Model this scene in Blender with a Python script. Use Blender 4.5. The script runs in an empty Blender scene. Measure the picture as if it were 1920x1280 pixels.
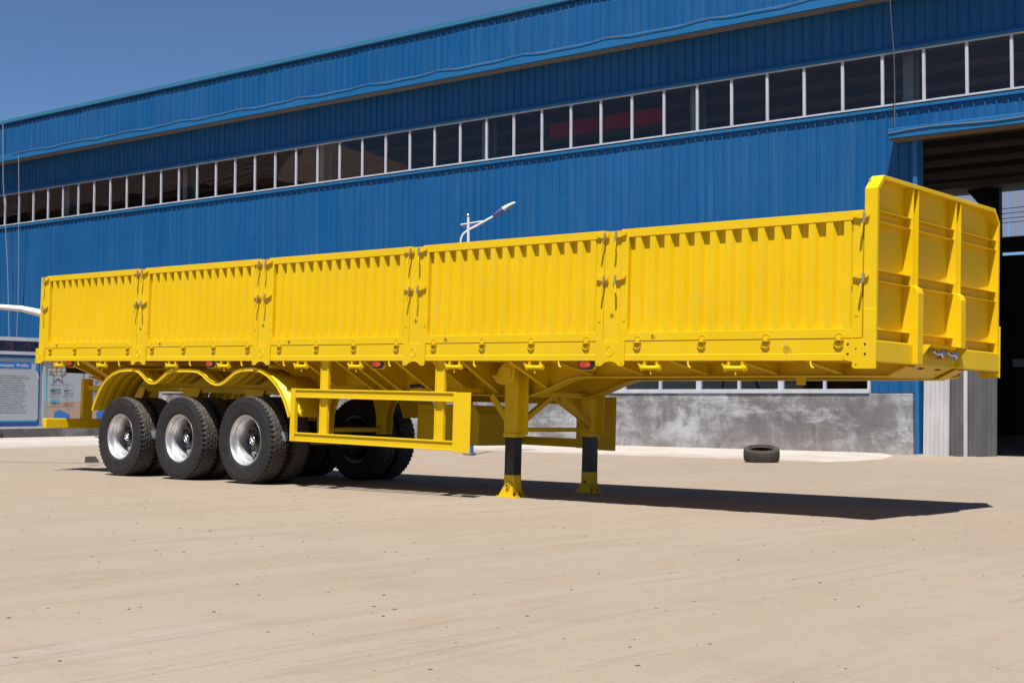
import bpy, bmesh, math, random
from mathutils import Matrix, Vector
rnd = random.Random(7)
scn = bpy.context.scene
R = math.radians

# ------------------------------------------------------------------ camera, sky, sun, exposure
cam = bpy.data.cameras.new('camera'); camo = bpy.data.objects.new('camera', cam)
scn.collection.objects.link(camo)
cam.sensor_width = 36.0; cam.sensor_fit = 'HORIZONTAL'; cam.lens = 47.6
cam.clip_start = 0.1; cam.clip_end = 3000
camo.matrix_world = Matrix(((0.7447, 0.0256, 0.6669, 18.4422), (0.6674, -0.0352, -0.7439, -10.1104),
                            (0.0044, 0.9991, -0.0432, 1.0337), (0, 0, 0, 1)))
scn.camera = camo

SX, SY = -0.22, 0.39                      # metres a shadow moves per metre of height
SUN = Vector((-SX, -SY, 1.0)).normalized()
world = bpy.data.worlds.new('World'); scn.world = world; world.use_nodes = True
wn = world.node_tree.nodes; wl = world.node_tree.links
bg = wn['Background']
sky = wn.new('ShaderNodeTexSky'); sky.sky_type = 'NISHITA'; sky.sun_disc = False
sky.sun_elevation = math.asin(SUN.z); sky.sun_rotation = math.atan2(SUN.x, SUN.y)
sky.altitude = 0; sky.air_density = 0.7; sky.dust_density = 0.0; sky.ozone_density = 8.0
wl.new(sky.outputs[0], bg.inputs[0]); bg.inputs[1].default_value = 0.065
sl = bpy.data.lights.new('sun', 'SUN'); sl.energy = 5.0; sl.angle = R(0.53); sl.color = (1.0, 0.97, 0.92)
so = bpy.data.objects.new('sun', sl); scn.collection.objects.link(so)
so.rotation_euler = (-SUN).to_track_quat('-Z', 'Y').to_euler()
so.location = SUN * 60
scn.view_settings.view_transform = 'Standard'; scn.view_settings.look = 'None'
scn.view_settings.exposure = 0.65; scn.view_settings.gamma = 1.0
scn.render.engine = 'CYCLES'
try:
    scn.cycles.max_bounces = 8; scn.cycles.transparent_max_bounces = 16
    scn.cycles.use_denoising = True
except Exception: pass

# ------------------------------------------------------------------ helpers
COL = scn.collection
class MB:
    def __init__(s): s.v = []; s.f = []
    def add(s, v, f):
        o = len(s.v); s.v += [tuple(p) for p in v]; s.f += [tuple(i + o for i in q) for q in f]; return s
    def box(s, x0, x1, y0, y1, z0, z1):
        v = [(x0,y0,z0),(x1,y0,z0),(x1,y1,z0),(x0,y1,z0),(x0,y0,z1),(x1,y0,z1),(x1,y1,z1),(x0,y1,z1)]
        return s.add(v, [(0,3,2,1),(4,5,6,7),(0,1,5,4),(1,2,6,5),(2,3,7,6),(3,0,4,7)])
    def prism(s, poly, ax, a0, a1):
        """extrude a 2d polygon: ax 'y' -> poly in (x,z); 'x' -> (y,z); 'z' -> (x,y)"""
        def P(p, a):
            return (p[0], a, p[1]) if ax == 'y' else ((a, p[0], p[1]) if ax == 'x' else (p[0], p[1], a))
        ar = sum(poly[i][0]*poly[(i+1) % len(poly)][1] - poly[(i+1) % len(poly)][0]*poly[i][1] for i in range(len(poly)))
        po = list(poly) if ar > 0 else list(poly)[::-1]
        if ax == 'y': po = po[::-1]
        n = len(po); v = [P(p, a0) for p in po] + [P(p, a1) for p in po]
        f = [tuple(range(n))[::-1], tuple(range(n, 2*n))] + [(i, (i+1) % n, n+(i+1) % n, n+i) for i in range(n)]
        return s.add(v, f)
    def bar(s, a, b, w, h, up=(0,0,1)):
        """box beam from a to b with width w (sideways) and height h (along up)"""
        a = Vector(a); b = Vector(b); d = (b-a).normalized(); u = Vector(up)
        r = d.cross(u).normalized(); u = r.cross(d).normalized()
        v = []
        for p in (a, b):
            for i, j in ((-1,-1),(1,-1),(1,1),(-1,1)): v.append(p + r*(w/2*i) + u*(h/2*j))
        return s.add(v, [(0,3,2,1)[::-1],(4,5,6,7)[::-1],(0,1,5,4)[::-1],(1,2,6,5)[::-1],(2,3,7,6)[::-1],(3,0,4,7)[::-1]])
    def tube(s, pts, r, n=8, caps=True):
        pts = [Vector(p) for p in pts]; m = len(pts)
        rs = r if isinstance(r, (list, tuple)) else [r]*m
        t0 = (pts[1]-pts[0]).normalized()
        ref = Vector((0,0,1)) if abs(t0.z) < .9 else Vector((1,0,0))
        u = t0.cross(ref).normalized(); v = []; f = []
        for i, p in enumerate(pts):
            t = (pts[min(i+1, m-1)] - pts[max(i-1, 0)]).normalized()
            u = (u - t*u.dot(t)).normalized(); w = t.cross(u)
            for k in range(n):
                a = 2*math.pi*k/n; v.append(p + (u*math.cos(a) + w*math.sin(a))*rs[i])
        for i in range(m-1):
            for k in range(n):
                k2 = (k+1) % n; f.append((i*n+k, i*n+k2, (i+1)*n+k2, (i+1)*n+k))
        if caps: f.append(tuple(range(n))[::-1]); f.append(tuple(range((m-1)*n, m*n)))
        return s.add(v, f)
    def lathe(s, prof, c, ax='y', n=48, cap0=False, cap1=False):
        v = []; f = []; m = len(prof)
        for r, a in prof:
            for k in range(n):
                t = 2*math.pi*k/n; p, q = r*math.cos(t), r*math.sin(t)
                if ax == 'y': v.append((c[0]+p, c[1]+a, c[2]+q))
                elif ax == 'x': v.append((c[0]+a, c[1]+p, c[2]+q))
                else: v.append((c[0]+p, c[1]+q, c[2]+a))
        for i in range(m-1):
            for k in range(n):
                k2 = (k+1) % n; f.append((i*n+k, i*n+k2, (i+1)*n+k2, (i+1)*n+k))
        if cap0: f.append(tuple(range(n)))
        if cap1: f.append(tuple(range((m-1)*n, m*n)))
        return s.add(v, f)
    def mesh(s, name, mat, smooth=None, fix=True):
        me = bpy.data.meshes.new(name); me.from_pydata(s.v, [], s.f); me.update()
        if fix:
            bm = bmesh.new(); bm.from_mesh(me); bmesh.ops.recalc_face_normals(bm, faces=bm.faces); bm.to_mesh(me); bm.free()
        if mat: me.materials.append(mat)
        if smooth is not None:
            me.shade_smooth()
            try: me.set_sharp_from_angle(angle=R(smooth))
            except Exception: pass
        return me
    def build(s, name, mat, parent=None, bevel=0, smooth=None, loc=None, fix=True):
        return inst(s.mesh(name, mat, smooth, fix), name, parent, loc, bevel=bevel)
def inst(me, name, parent=None, loc=None, rot=None, scale=None, bevel=0):
    o = bpy.data.objects.new(name, me); COL.objects.link(o)
    if parent: o.parent = parent
    if loc: o.location = loc
    if rot: o.rotation_euler = rot
    if scale: o.scale = scale
    if bevel:
        b = o.modifiers.new('bevel', 'BEVEL'); b.width = bevel; b.segments = 2; b.limit_method = 'ANGLE'; b.angle_limit = R(40)
    return o
def empty(name, loc=(0,0,0), rz=0, parent=None):
    o = bpy.data.objects.new(name, None); COL.objects.link(o); o.location = loc; o.rotation_euler = (0,0,rz)
    o.empty_display_size = .2
    if parent: o.parent = parent
    return o
def tag(o, label=None, cat=None, group=None, kind=None):
    if label: o['label'] = label
    if cat: o['category'] = cat
    if group: o['group'] = group
    if kind: o['kind'] = kind
    return o
def far_copy(o, parent):
    c = o.copy(); COL.objects.link(c); c.parent = parent; c.scale = (1, -1, 1)
    c.location = (o.location.x, 2.5 - o.location.y, o.location.z); return c
def arc(cx, cz, r, a0, a1, n=8):
    return [(cx + r*math.cos(R(a0+(a1-a0)*i/n)), cz + r*math.sin(R(a0+(a1-a0)*i/n))) for i in range(n+1)]
_font = None
def text_mesh(txt, size, name, mat, parent, M, depth=.001, align='LEFT', spacing=1.0):
    cu = bpy.data.curves.new(name, 'FONT'); cu.body = txt; cu.size = size; cu.align_x = align
    cu.extrude = depth; cu.space_character = spacing; cu.resolution_u = 2
    to = bpy.data.objects.new(name, cu); COL.objects.link(to)
    dg = bpy.context.evaluated_depsgraph_get(); dg.update()
    me = bpy.data.meshes.new_from_object(to.evaluated_get(dg)); bpy.data.objects.remove(to)
    me.materials.clear(); me.materials.append(mat)
    o = bpy.data.objects.new(name, me); COL.objects.link(o); o.parent = parent; o.matrix_local = M
    return o

# ------------------------------------------------------------------ materials
def mat(name, col, rough=.5, metal=0, coat=0, spec=.5):
    m = bpy.data.materials.new(name); m.use_nodes = True
    b = m.node_tree.nodes['Principled BSDF']
    b.inputs['Base Color'].default_value = (*col, 1); b.inputs['Roughness'].default_value = rough
    b.inputs['Metallic'].default_value = metal; b.inputs['Coat Weight'].default_value = coat
    b.inputs['Coat Roughness'].default_value = .15
    b.inputs['Specular IOR Level'].default_value = spec
    return m
class NT:
    def __init__(s, m): s.t = m.node_tree; s.n = s.t.nodes; s.l = s.t.links; s.b = s.n['Principled BSDF']
    def new(s, t, **k):
        q = s.n.new(t)
        for a, b in k.items(): setattr(q, a, b)
        return q
    def coord(s, kind='Object', scale=(1,1,1), rot=(0,0,0)):
        c = s.new('ShaderNodeTexCoord'); m = s.new('ShaderNodeMapping')
        m.inputs['Scale'].default_value = scale; m.inputs['Rotation'].default_value = rot
        s.l.new(c.outputs[kind], m.inputs[0]); return m.outputs[0]
    def wcoord(s, scale=(1,1,1), rot=(0,0,0)):
        g = s.new('ShaderNodeNewGeometry'); m = s.new('ShaderNodeMapping')
        m.inputs['Scale'].default_value = scale; m.inputs['Rotation'].default_value = rot
        s.l.new(g.outputs['Position'], m.inputs[0]); return m.outputs[0]
    def noise(s, vec, scale, detail=4, rough=.55, dist=0):
        q = s.new('ShaderNodeTexNoise'); q.inputs['Scale'].default_value = scale; q.inputs['Detail'].default_value = detail
        q.inputs['Roughness'].default_value = rough; q.inputs['Distortion'].default_value = dist
        s.l.new(vec, q.inputs['Vector']); return q.outputs[0]
    def ramp(s, fac, stops):
        q = s.new('ShaderNodeValToRGB'); e = q.color_ramp.elements
        while len(e) < len(stops): e.new(.5)
        for i, (p, c) in enumerate(stops):
            e[i].position = p; e[i].color = (*c, 1) if len(c) == 3 else c
        s.l.new(fac, q.inputs[0]); return q.outputs[0]
    def mix(s, fac, a, b, mode='MIX'):
        q = s.new('ShaderNodeMix', data_type='RGBA', blend_type=mode)
        for i, x in ((0, fac), (6, a), (7, b)):
            if hasattr(x, 'is_linked'): s.l.new(x, q.inputs[i])
            elif isinstance(x, (int, float)): q.inputs[i].default_value = x
            else: q.inputs[i].default_value = (*x, 1)
        return q.outputs[2]
    def bump(s, h, strength=.2, dist=.01, normal=None):
        q = s.new('ShaderNodeBump'); q.inputs['Strength'].default_value = strength; q.inputs['Distance'].default_value = dist
        s.l.new(h, q.inputs['Height'])
        if normal is not None: s.l.new(normal, q.inputs['Normal'])
        return q.outputs[0]
    def col(s, c): s.l.new(c, s.b.inputs['Base Color'])
    def nor(s, c): s.l.new(c, s.b.inputs['Normal'])
    def rgh(s, c): s.l.new(c, s.b.inputs['Roughness'])
G3 = lambda v: (v, v, v)

YEL = (0.60, 0.40, 0.004)
M_yel = mat('yellow_paint', YEL, .42, spec=.22)
t = NT(M_yel); v = t.wcoord()
n1 = t.noise(v, 1.3, 5); n2 = t.noise(v, 60, 3); n3 = t.noise(v, 3.2, 2); n4 = t.noise(t.wcoord((5, 5, 1.2)), 2.5, 6, .7)
c = t.mix(t.ramp(n1, [(.35, G3(0)), (.7, G3(1))]), (0.665, 0.432, 0.0025), (0.705, 0.462, 0.0035))
c = t.mix(t.ramp(n4, [(.52, G3(0)), (.78, G3(.28))]), c, (.47, .36, .12))
n5 = t.noise(v, 22, 4, .75); c = t.mix(t.ramp(n5, [(.70, G3(0)), (.76, G3(.45))]), c, (.30, .19, .04)); t.col(c)
t.rgh(t.ramp(n1, [(.3, G3(.38)), (.7, G3(.5))])); t.nor(t.bump(n2, .05, .002, t.bump(n3, .07, .03)))
M_rub = mat('tyre_rubber', (.016, .015, .014), .62)
t = NT(M_rub); v = t.coord(); n1 = t.noise(v, 6, 5); n2 = t.noise(v, 90, 4)
sp_ = t.new('ShaderNodeSeparateXYZ'); tc_ = t.new('ShaderNodeTexCoord'); t.l.new(tc_.outputs['Object'], sp_.inputs[0])
cb_ = t.new('ShaderNodeCombineXYZ'); t.l.new(sp_.outputs[0], cb_.inputs[0]); t.l.new(sp_.outputs[2], cb_.inputs[2])
ln_ = t.new('ShaderNodeVectorMath', operation='LENGTH'); t.l.new(cb_.outputs[0], ln_.inputs[0])
c = t.mix(t.ramp(n1, [(.4, G3(0)), (.75, G3(.6))]), (.0095, .009, .0088), (.026, .022, .018))
dm_ = t.new('ShaderNodeMath', operation='MULTIPLY'); t.l.new(t.ramp(ln_.outputs['Value'], [(.528, G3(0)), (.537, G3(.55))]), dm_.inputs[0]); t.l.new(n1, dm_.inputs[1])
t.col(t.mix(dm_.outputs[0], c, (.16, .125, .09)))
t.nor(t.bump(n2, .25, .003)); t.rgh(t.ramp(n1, [(.3, G3(.5)), (.7, G3(.75))]))
M_oldrub = mat('worn_tyre_rubber', (.03, .026, .022), .85)
t = NT(M_oldrub); v = t.coord(); n1 = t.noise(v, 7, 5)
t.col(t.mix(n1, (.018, .016, .014), (.085, .07, .055)))
M_alu = mat('bright_rim_steel', (.60, .595, .59), .45, 1.0)
t = NT(M_alu); v = t.coord('Object', (1, 8, 1)); n1 = t.noise(v, 14, 4); t.rgh(t.ramp(n1, [(.3, G3(.42)), (.7, G3(.58))]))
t.nor(t.bump(n1, .08, .004))
M_disc = mat('wheel_disc_grey', (.075, .078, .085), .4, .4)
M_hub = mat('hub_black', (.02, .02, .022), .35)
M_steel = mat('zinc_steel', (.62, .60, .57), .32, 1.0)
M_black = mat('black_paint', (.012, .012, .013), .45)
M_hole = mat('hole_dark', (.004, .004, .004), .9)
M_lens = mat('lamp_lens_red', (.42, .035, .012), .25)
M_amber = mat('lamp_lens_orange', (.5, .10, .015), .15, coat=.6)
M_chalk = mat('marker_ink', (.06, .045, .02), .8)
M_redp = mat('red_plastic', (.5, .02, .02), .4)
M_label = mat('torn_tyre_label', (.55, .58, .6), .8)
t = NT(M_label); v = t.coord(); n1 = t.noise(v, 25, 4)
t.col(t.ramp(n1, [(.38, (.06, .055, .05)), (.48, (.30, .30, .30)), (.6, (.08, .16, .24)), (.7, (.26, .27, .27))]))

def blue_sheet(name, col, var=.06):
    m = mat(name, col, .42, spec=.3); t = NT(m)
    v = t.wcoord(); oi = t.new('ShaderNodeObjectInfo')
    n1 = t.noise(v, .35, 5); vs = t.wcoord((6, 6, .25)); n2 = t.noise(vs, 1.2, 5)
    c = t.mix(t.ramp(n1, [(.3, G3(0)), (.75, G3(1))]), col, tuple(x*1.16+.004 for x in col))
    c = t.mix(t.ramp(n2, [(.48, G3(0)), (.8, G3(.4))]), c, (.06, .14, .23))
    dk = t.new('ShaderNodeMath', operation='MULTIPLY_ADD'); dk.inputs[1].default_value = .16; dk.inputs[2].default_value = .0
    t.l.new(oi.outputs['Random'], dk.inputs[0])
    c = t.mix(dk.outputs[0], c, tuple(x*.72 for x in col))
    t.col(c); n3 = t.noise(v, 2.2, 3); t.nor(t.bump(n3, .10, .05)); t.rgh(t.ramp(n1, [(.3, G3(.36)), (.7, G3(.52))]))
    return m
M_blue = blue_sheet('blue_profiled_sheet', (.0035, .076, .215))
M_trim = blue_sheet('blue_trim', (.008, .11, .27))
M_frame = mat('white_window_frame', (.66, .67, .72), .4)
t = NT(M_frame); n1 = t.noise(t.wcoord((3, 3, 1)), 2, 4); t.col(t.ramp(n1, [(.3, (.38, .39, .43)), (.7, (.47, .48, .53))]))
M_glass = bpy.data.materials.new('dark_window_glass'); M_glass.use_nodes = True
nt = M_glass.node_tree; nt.nodes.clear()
o_ = nt.nodes.new('ShaderNodeOutputMaterial'); mx = nt.nodes.new('ShaderNodeMixShader')
tr = nt.nodes.new('ShaderNodeBsdfTransparent'); tr.inputs[0].default_value = (.72, .75, .78, 1)
gl = nt.nodes.new('ShaderNodeBsdfGlossy'); gl.inputs['Roughness'].default_value = .012
fr = nt.nodes.new('ShaderNodeFresnel'); fr.inputs[0].default_value = 1.55
geo = nt.nodes.new('ShaderNodeNewGeometry'); nz = nt.nodes.new('ShaderNodeTexNoise'); nz.inputs['Scale'].default_value = .9
nz.inputs['Detail'].default_value = 1; bp = nt.nodes.new('ShaderNodeBump'); bp.inputs['Strength'].default_value = .10; bp.inputs['Distance'].default_value = .05
nt.links.new(geo.outputs['Position'], nz.inputs['Vector']); nt.links.new(nz.outputs[0], bp.inputs['Height'])
nt.links.new(bp.outputs[0], gl.inputs['Normal'])
nt.links.new(fr.outputs[0], mx.inputs[0]); nt.links.new(tr.outputs[0], mx.inputs[1]); nt.links.new(gl.outputs[0], mx.inputs[2])
nt.links.new(mx.outputs[0], o_.inputs[0])

M_plinth = mat('stained_render', (.3, .3, .31), .9)
t = NT(M_plinth); v = t.wcoord(); vz = t.wcoord((1, 1, 1.0))
n1 = t.noise(v, .9, 7, .62, .6); n2 = t.noise(v, 3.5, 6, .65, .4); n3 = t.noise(t.wcoord((7, 7, .5)), 1.4, 4); n4 = t.noise(v, 26, 4, .7)
c = t.ramp(n1, [(.36, (.115, .11, .11)), (.45, (.17, .165, .165)), (.54, (.31, .31, .325)), (.64, (.43, .435, .46))])
c = t.mix(t.ramp(n2, [(.46, G3(0)), (.60, G3(.75))]), c, (.14, .135, .135))
c = t.mix(t.ramp(n3, [(.55, G3(0)), (.75, G3(.35))]), c, (.33, .33, .345))
c = t.mix(t.ramp(n4, [(.58, G3(0)), (.70, G3(.5))]), c, (.08, .075, .07))
nh = t.noise(t.wcoord((.5, .5, 4.0)), 2.2, 6, .7, .3); c = t.mix(t.ramp(nh, [(.50, G3(0)), (.66, G3(.45))]), c, (.10, .097, .095))
nw = t.noise(t.wcoord((.7, .7, 2.2)), 1.1, 7, .7, .2); c = t.mix(t.ramp(nw, [(.54, G3(0)), (.64, G3(.5))]), c, (.46, .46, .48))
vo = t.new('ShaderNodeTexVoronoi', feature='DISTANCE_TO_EDGE'); vo.inputs['Scale'].default_value = .9
nd = t.new('ShaderNodeVectorMath', operation='ADD'); t.l.new(t.wcoord(), nd.inputs[0]); nq = t.new('ShaderNodeTexNoise'); nq.inputs['Scale'].default_value = 3; nq.inputs['Detail'].default_value = 5
t.l.new(t.wcoord(), nq.inputs['Vector']); t.l.new(nq.outputs['Color'], nd.inputs[1]); t.l.new(nd.outputs[0], vo.inputs['Vector'])
c = t.mix(t.ramp(vo.outputs['Distance'], [(.0, G3(.6)), (.012, G3(0))]), c, (.06, .056, .054))
gz = t.new('ShaderNodeNewGeometry'); sp = t.new('ShaderNodeSeparateXYZ'); t.l.new(gz.outputs['Position'], sp.inputs[0])
mr = t.new('ShaderNodeMapRange'); mr.inputs[1].default_value = .05; mr.inputs[2].default_value = .55; mr.inputs[3].default_value = .75; mr.inputs[4].default_value = 0
t.l.new(sp.outputs[2], mr.inputs[0]); mu = t.new('ShaderNodeMath', operation='MULTIPLY'); t.l.new(mr.outputs[0], mu.inputs[0]); t.l.new(n2, mu.inputs[1])
c = t.mix(mu.outputs[0], c, (.23, .19, .15))
t.col(c); t.nor(t.bump(n2, .35, .02))

SAND_A, SAND_B = (.258, .205, .150), (.294, .240, .182)
M_sand = mat('packed_sand', SAND_A, .95, spec=.2)
t = NT(M_sand); v = t.wcoord()
n1 = t.noise(v, .16, 6, .6, .5); n2 = t.noise(v, 1.6, 6, .65); n3 = t.noise(v, 45, 4, .7); n5 = t.noise(v, 9, 5, .7)
vs = t.wcoord((1.0, .07, 1), (0, 0, R(-64))); vs2 = t.wcoord((1.0, .06, 1), (0, 0, R(-17)))
# mapping rotates the point: streaks run along the direction the yard's vehicles drive
s1 = t.noise(vs, 1.1, 6, .6, .15); s2 = t.noise(vs, 5.0, 5, .65, .1); s3 = t.noise(vs2, 1.2, 5, .6, .3)
s4 = t.noise(t.wcoord((1.0, .035, 1), (0, 0, R(-64))), 7.0, 3, .5, .2); s5 = t.noise(t.wcoord((1.0, .05, 1), (0, 0, R(-80))), 3.2, 4, .6, .3)
n6 = t.noise(v, 110, 3, .8); n7 = t.noise(v, .55, 5, .6, .3)
c = t.mix(t.ramp(n1, [(.32, G3(0)), (.68, G3(1))]), SAND_A, SAND_B)
c = t.mix(t.ramp(s1, [(.46, G3(0)), (.62, G3(.5))]), c, (.272, .215, .162))
c = t.mix(t.ramp(s2, [(.50, G3(0)), (.66, G3(.5))]), c, (.298, .250, .205))
c = t.mix(t.ramp(s3, [(.55, G3(0)), (.72, G3(.45))]), c, (.31, .262, .218))
m_ = t.new('ShaderNodeMath', operation='MULTIPLY'); t.l.new(t.ramp(s4, [(.56, G3(0)), (.60, G3(.5)), (.64, G3(.05))]), m_.inputs[0]); t.l.new(t.ramp(n7, [(.42, G3(0)), (.58, G3(1))]), m_.inputs[1])
c = t.mix(m_.outputs[0], c, (.235, .168, .112))
m_ = t.new('ShaderNodeMath', operation='MULTIPLY'); t.l.new(t.ramp(s5, [(.57, G3(0)), (.60, G3(.4)), (.63, G3(0))]), m_.inputs[0]); t.l.new(t.ramp(n1, [(.45, G3(0)), (.6, G3(1))]), m_.inputs[1])
c = t.mix(m_.outputs[0], c, (.19, .145, .105))
c = t.mix(t.ramp(n2, [(.52, G3(0)), (.75, G3(.35))]), c, (.21, .165, .125))
c = t.mix(t.ramp(n5, [(.60, G3(0)), (.74, G3(.45))]), c, (.19, .145, .108))
c = t.mix(t.ramp(n3, [(.62, G3(0)), (.72, G3(.5))]), c, (.125, .098, .074))
c = t.mix(t.ramp(n6, [(.35, G3(.28)), (.5, G3(0)), (.68, G3(.0))]), c, (.16, .125, .095))
t.col(c)
hsum = t.new('ShaderNodeMath', operation='ADD'); t.l.new(n5, hsum.inputs[0]); t.l.new(s2, hsum.inputs[1])
t.nor(t.bump(n3, .35, .008, t.bump(hsum.outputs[0], .32, .03)))

M_apron = mat('dusty_concrete', (.55, .5, .44), .9)
t = NT(M_apron); v = t.wcoord(); n1 = t.noise(v, .8, 6, .6); n2 = t.noise(v, 12, 5, .7)
c = t.ramp(n1, [(.3, (.32, .27, .225)), (.6, (.41, .365, .32))]); c = t.mix(t.ramp(n2, [(.6, G3(0)), (.75, G3(.4))]), c, (.29, .25, .21)); t.col(c); t.nor(t.bump(n2, .3, .01))
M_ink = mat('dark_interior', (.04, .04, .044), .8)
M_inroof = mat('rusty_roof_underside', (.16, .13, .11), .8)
M_purl = mat('dusty_purlin', (.24, .195, .165), .8)
M_ingreen = mat('pale_green_column', (.42, .47, .44), .6)
M_band = mat('red_banner_cloth', (.88, .05, .06), .8)
M_white = mat('white_paint', (.62, .61, .60), .45)
M_lav = mat('lavender_plastic', (.09, .08, .22), .35)
M_lamplens = mat('lamp_glass_grey', (.25, .27, .29), .2)
M_polebase = mat('blue_pole_base', (.06, .12, .32), .5)
M_wire = mat('grey_cable', (.12, .11, .11), .7)
M_wirel = mat('pale_cable', (.27, .30, .36), .7)
M_galv = mat('galvanised_sheet', (.62, .61, .60), .45, .0)
t = NT(M_galv); n1 = t.noise(t.wcoord((2, 2, .4)), 2, 4); t.col(t.ramp(n1, [(.3, (.34, .33, .325)), (.7, (.45, .44, .435))]))
M_galv_shade = mat('shadowed_galv_sheet', (.075, .072, .072), .6)  # galvanised sheet with the cast shadow put into its base colour
t = NT(M_galv_shade); n1 = t.noise(t.wcoord((2, 2, .4)), 2, 4); t.col(t.ramp(n1, [(.3, (.055, .053, .053)), (.7, (.095, .092, .092))]))
M_trans = bpy.data.materials.new('translucent_sheet'); M_trans.use_nodes = True
nt = M_trans.node_tree; nt.nodes.clear(); o_ = nt.nodes.new('ShaderNodeOutputMaterial'); a_ = nt.nodes.new('ShaderNodeAddShader')
d1 = nt.nodes.new('ShaderNodeBsdfTranslucent'); d1.inputs[0].default_value = (.6, .63, .66, 1); d2 = nt.nodes.new('ShaderNodeBsdfTransparent'); d2.inputs[0].default_value = (.2, .22, .25, 1)
nt.links.new(d1.outputs[0], a_.inputs[0]); nt.links.new(d2.outputs[0], a_.inputs[1]); nt.links.new(a_.outputs[0], o_.inputs[0])

# ------------------------------------------------------------------ ground
def hgt(x, y):
    d = math.hypot(x - 7, y - 1)
    w = 1 if d < 9 else (0 if d > 18 else .5 + .5*math.cos(math.pi*(d-9)/9))
    wy = 1 if y < 4 else (0 if y > 8 else .5 + .5*math.cos(math.pi*(y-4)/4))
    return w*wy*(.005*(x-5) - .012*y)
def axis_pts(lo, hi, f0, f1, step):
    a = []; x = f0
    while x <= f1 + 1e-6: a.append(x); x += step
    g = step; x = f1
    while x < hi: g *= 1.35; x += g; a.append(x)
    g = step; x = f0
    while x > lo: g *= 1.35; x -= g; a.insert(0, x)
    return a
gx = axis_pts(-1500, 1500, -22, 26, .8); gy = axis_pts(-1500, 1500, -16, 22, .8)
mb = MB(); mb.v = [(x, y, hgt(x, y)) for y in gy for x in gx]; nx = len(gx)
mb.f = [(j*nx+i, j*nx+i+1, (j+1)*nx+i+1, (j+1)*nx+i) for j in range(len(gy)-1) for i in range(nx-1)]
tag(mb.build('ground', M_sand, smooth=80), kind='structure')

# ------------------------------------------------------------------ factory hall (local: x along the facade, y inward, z up)
BYAW = math.atan2(.0688, .99763)
hall = empty('factory_hall', (5.5, 13.5, 0), BYAW)
tag(hall, 'long blue profiled-sheet factory hall with a strip of dark upper windows', 'building')
S0, S1 = -41.4, 9.94                      # extent along the facade
RP = .207; SW = RP*4                      # rib pitch, sheet width
def sheet_mesh(name, w, z0, z1, m, rib=.026, pitch=RP, rw=.020, top=.010):
    """profiled sheet standing in the xz plane, ribs towards -y"""
    mb = MB(); pts = []; x = 0
    k = int(round(w/pitch))
    pts.append((0, 0))
    for i in range(k):
        c = (i+.5)*pitch
        pts += [(c-rw, 0), (c-top, -rib), (c+top, -rib), (c+rw, 0)]
        q = (i+1)*pitch
        if i < k-1: pts += [(q-.035, 0), (q-.028, -.004), (q+.028, -.004), (q+.035, 0)]
    pts.append((k*pitch, 0))
    n = len(pts)
    mb.v = [(p[0], p[1], z0) for p in pts] + [(p[0], p[1], z1) for p in pts]
    mb.f = [(i, i+1, n+i+1, n+i) for i in range(n-1)]
    return mb.mesh(name, m, fix=False)
nsh = int(round((S1-S0)/SW))
Z_PL, Z_LW = 1.2, 2.75                    # plinth top, lower window head
Z_S, Z_H, Z_F, Z_R = 6.62, 7.64, 8.60, 9.88
m_low = sheet_mesh('wall_sheet', SW, Z_LW, Z_S-.04, M_blue)
m_full = sheet_mesh('wall_sheet', SW, Z_PL+.004, Z_S-.04, M_blue)
m_lint = sheet_mesh('wall_sheet', SW, 6.13, Z_S-.04, M_blue)
m_up = sheet_mesh('wall_sheet', SW, Z_H+.09, Z_F+.3, M_blue)
m_fas = sheet_mesh('wall_sheet', SW, Z_F+.2, Z_R-.10, M_blue)
JAMB = 1.74
for i in range(nsh):
    x = JAMB - SW*(i+1)
    if x > S0 - SW: inst(m_full if i == 0 else m_low, 'wall_sheet', hall, (x, -.004*(i % 2), 0))
    x = S0 + i*SW
    if i < 10: inst(m_lint, 'wall_sheet', hall, (JAMB + SW*i, -.004*(i % 2), 0))
    inst(m_up, 'wall_sheet', hall, (x, .01 - .004*(i % 2), 0)); inst(m_fas, 'wall_sheet', hall, (x, -.40 - .004*(i % 2), 0))
MB().box(.872, .915, -.012, .05, Z_PL, Z_LW).build('window_jamb', M_blue, hall)
mb = MB(); k0 = int((JAMB-S0)/RP)
for z in (3.0, 4.25, 5.5, 6.45):
    for k in range(k0):
        sx_ = JAMB - (k+.5)*RP; mb.box(sx_-.006, sx_+.006, -.036, -.027, z-.008+rnd.uniform(-.01, .01), z+.008)
for z in (8.95, 9.6):
    for k in range(int((S1-S0)/RP)):
        sx_ = S0 + (k+.5)*RP; mb.box(sx_-.006, sx_+.006, -.438, -.427, z-.008+rnd.uniform(-.01, .01), z+.008)
tag(mb.build('sheet_screws', mat('dull_screw', (.12, .18, .25), .5), hall), kind='stuff')
# plinth
mb = MB(); mb.box(S0, 1.70, -.05, .20, -.4, Z_PL-.01); mb.build('plinth', M_plinth, hall, bevel=.012)
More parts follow.
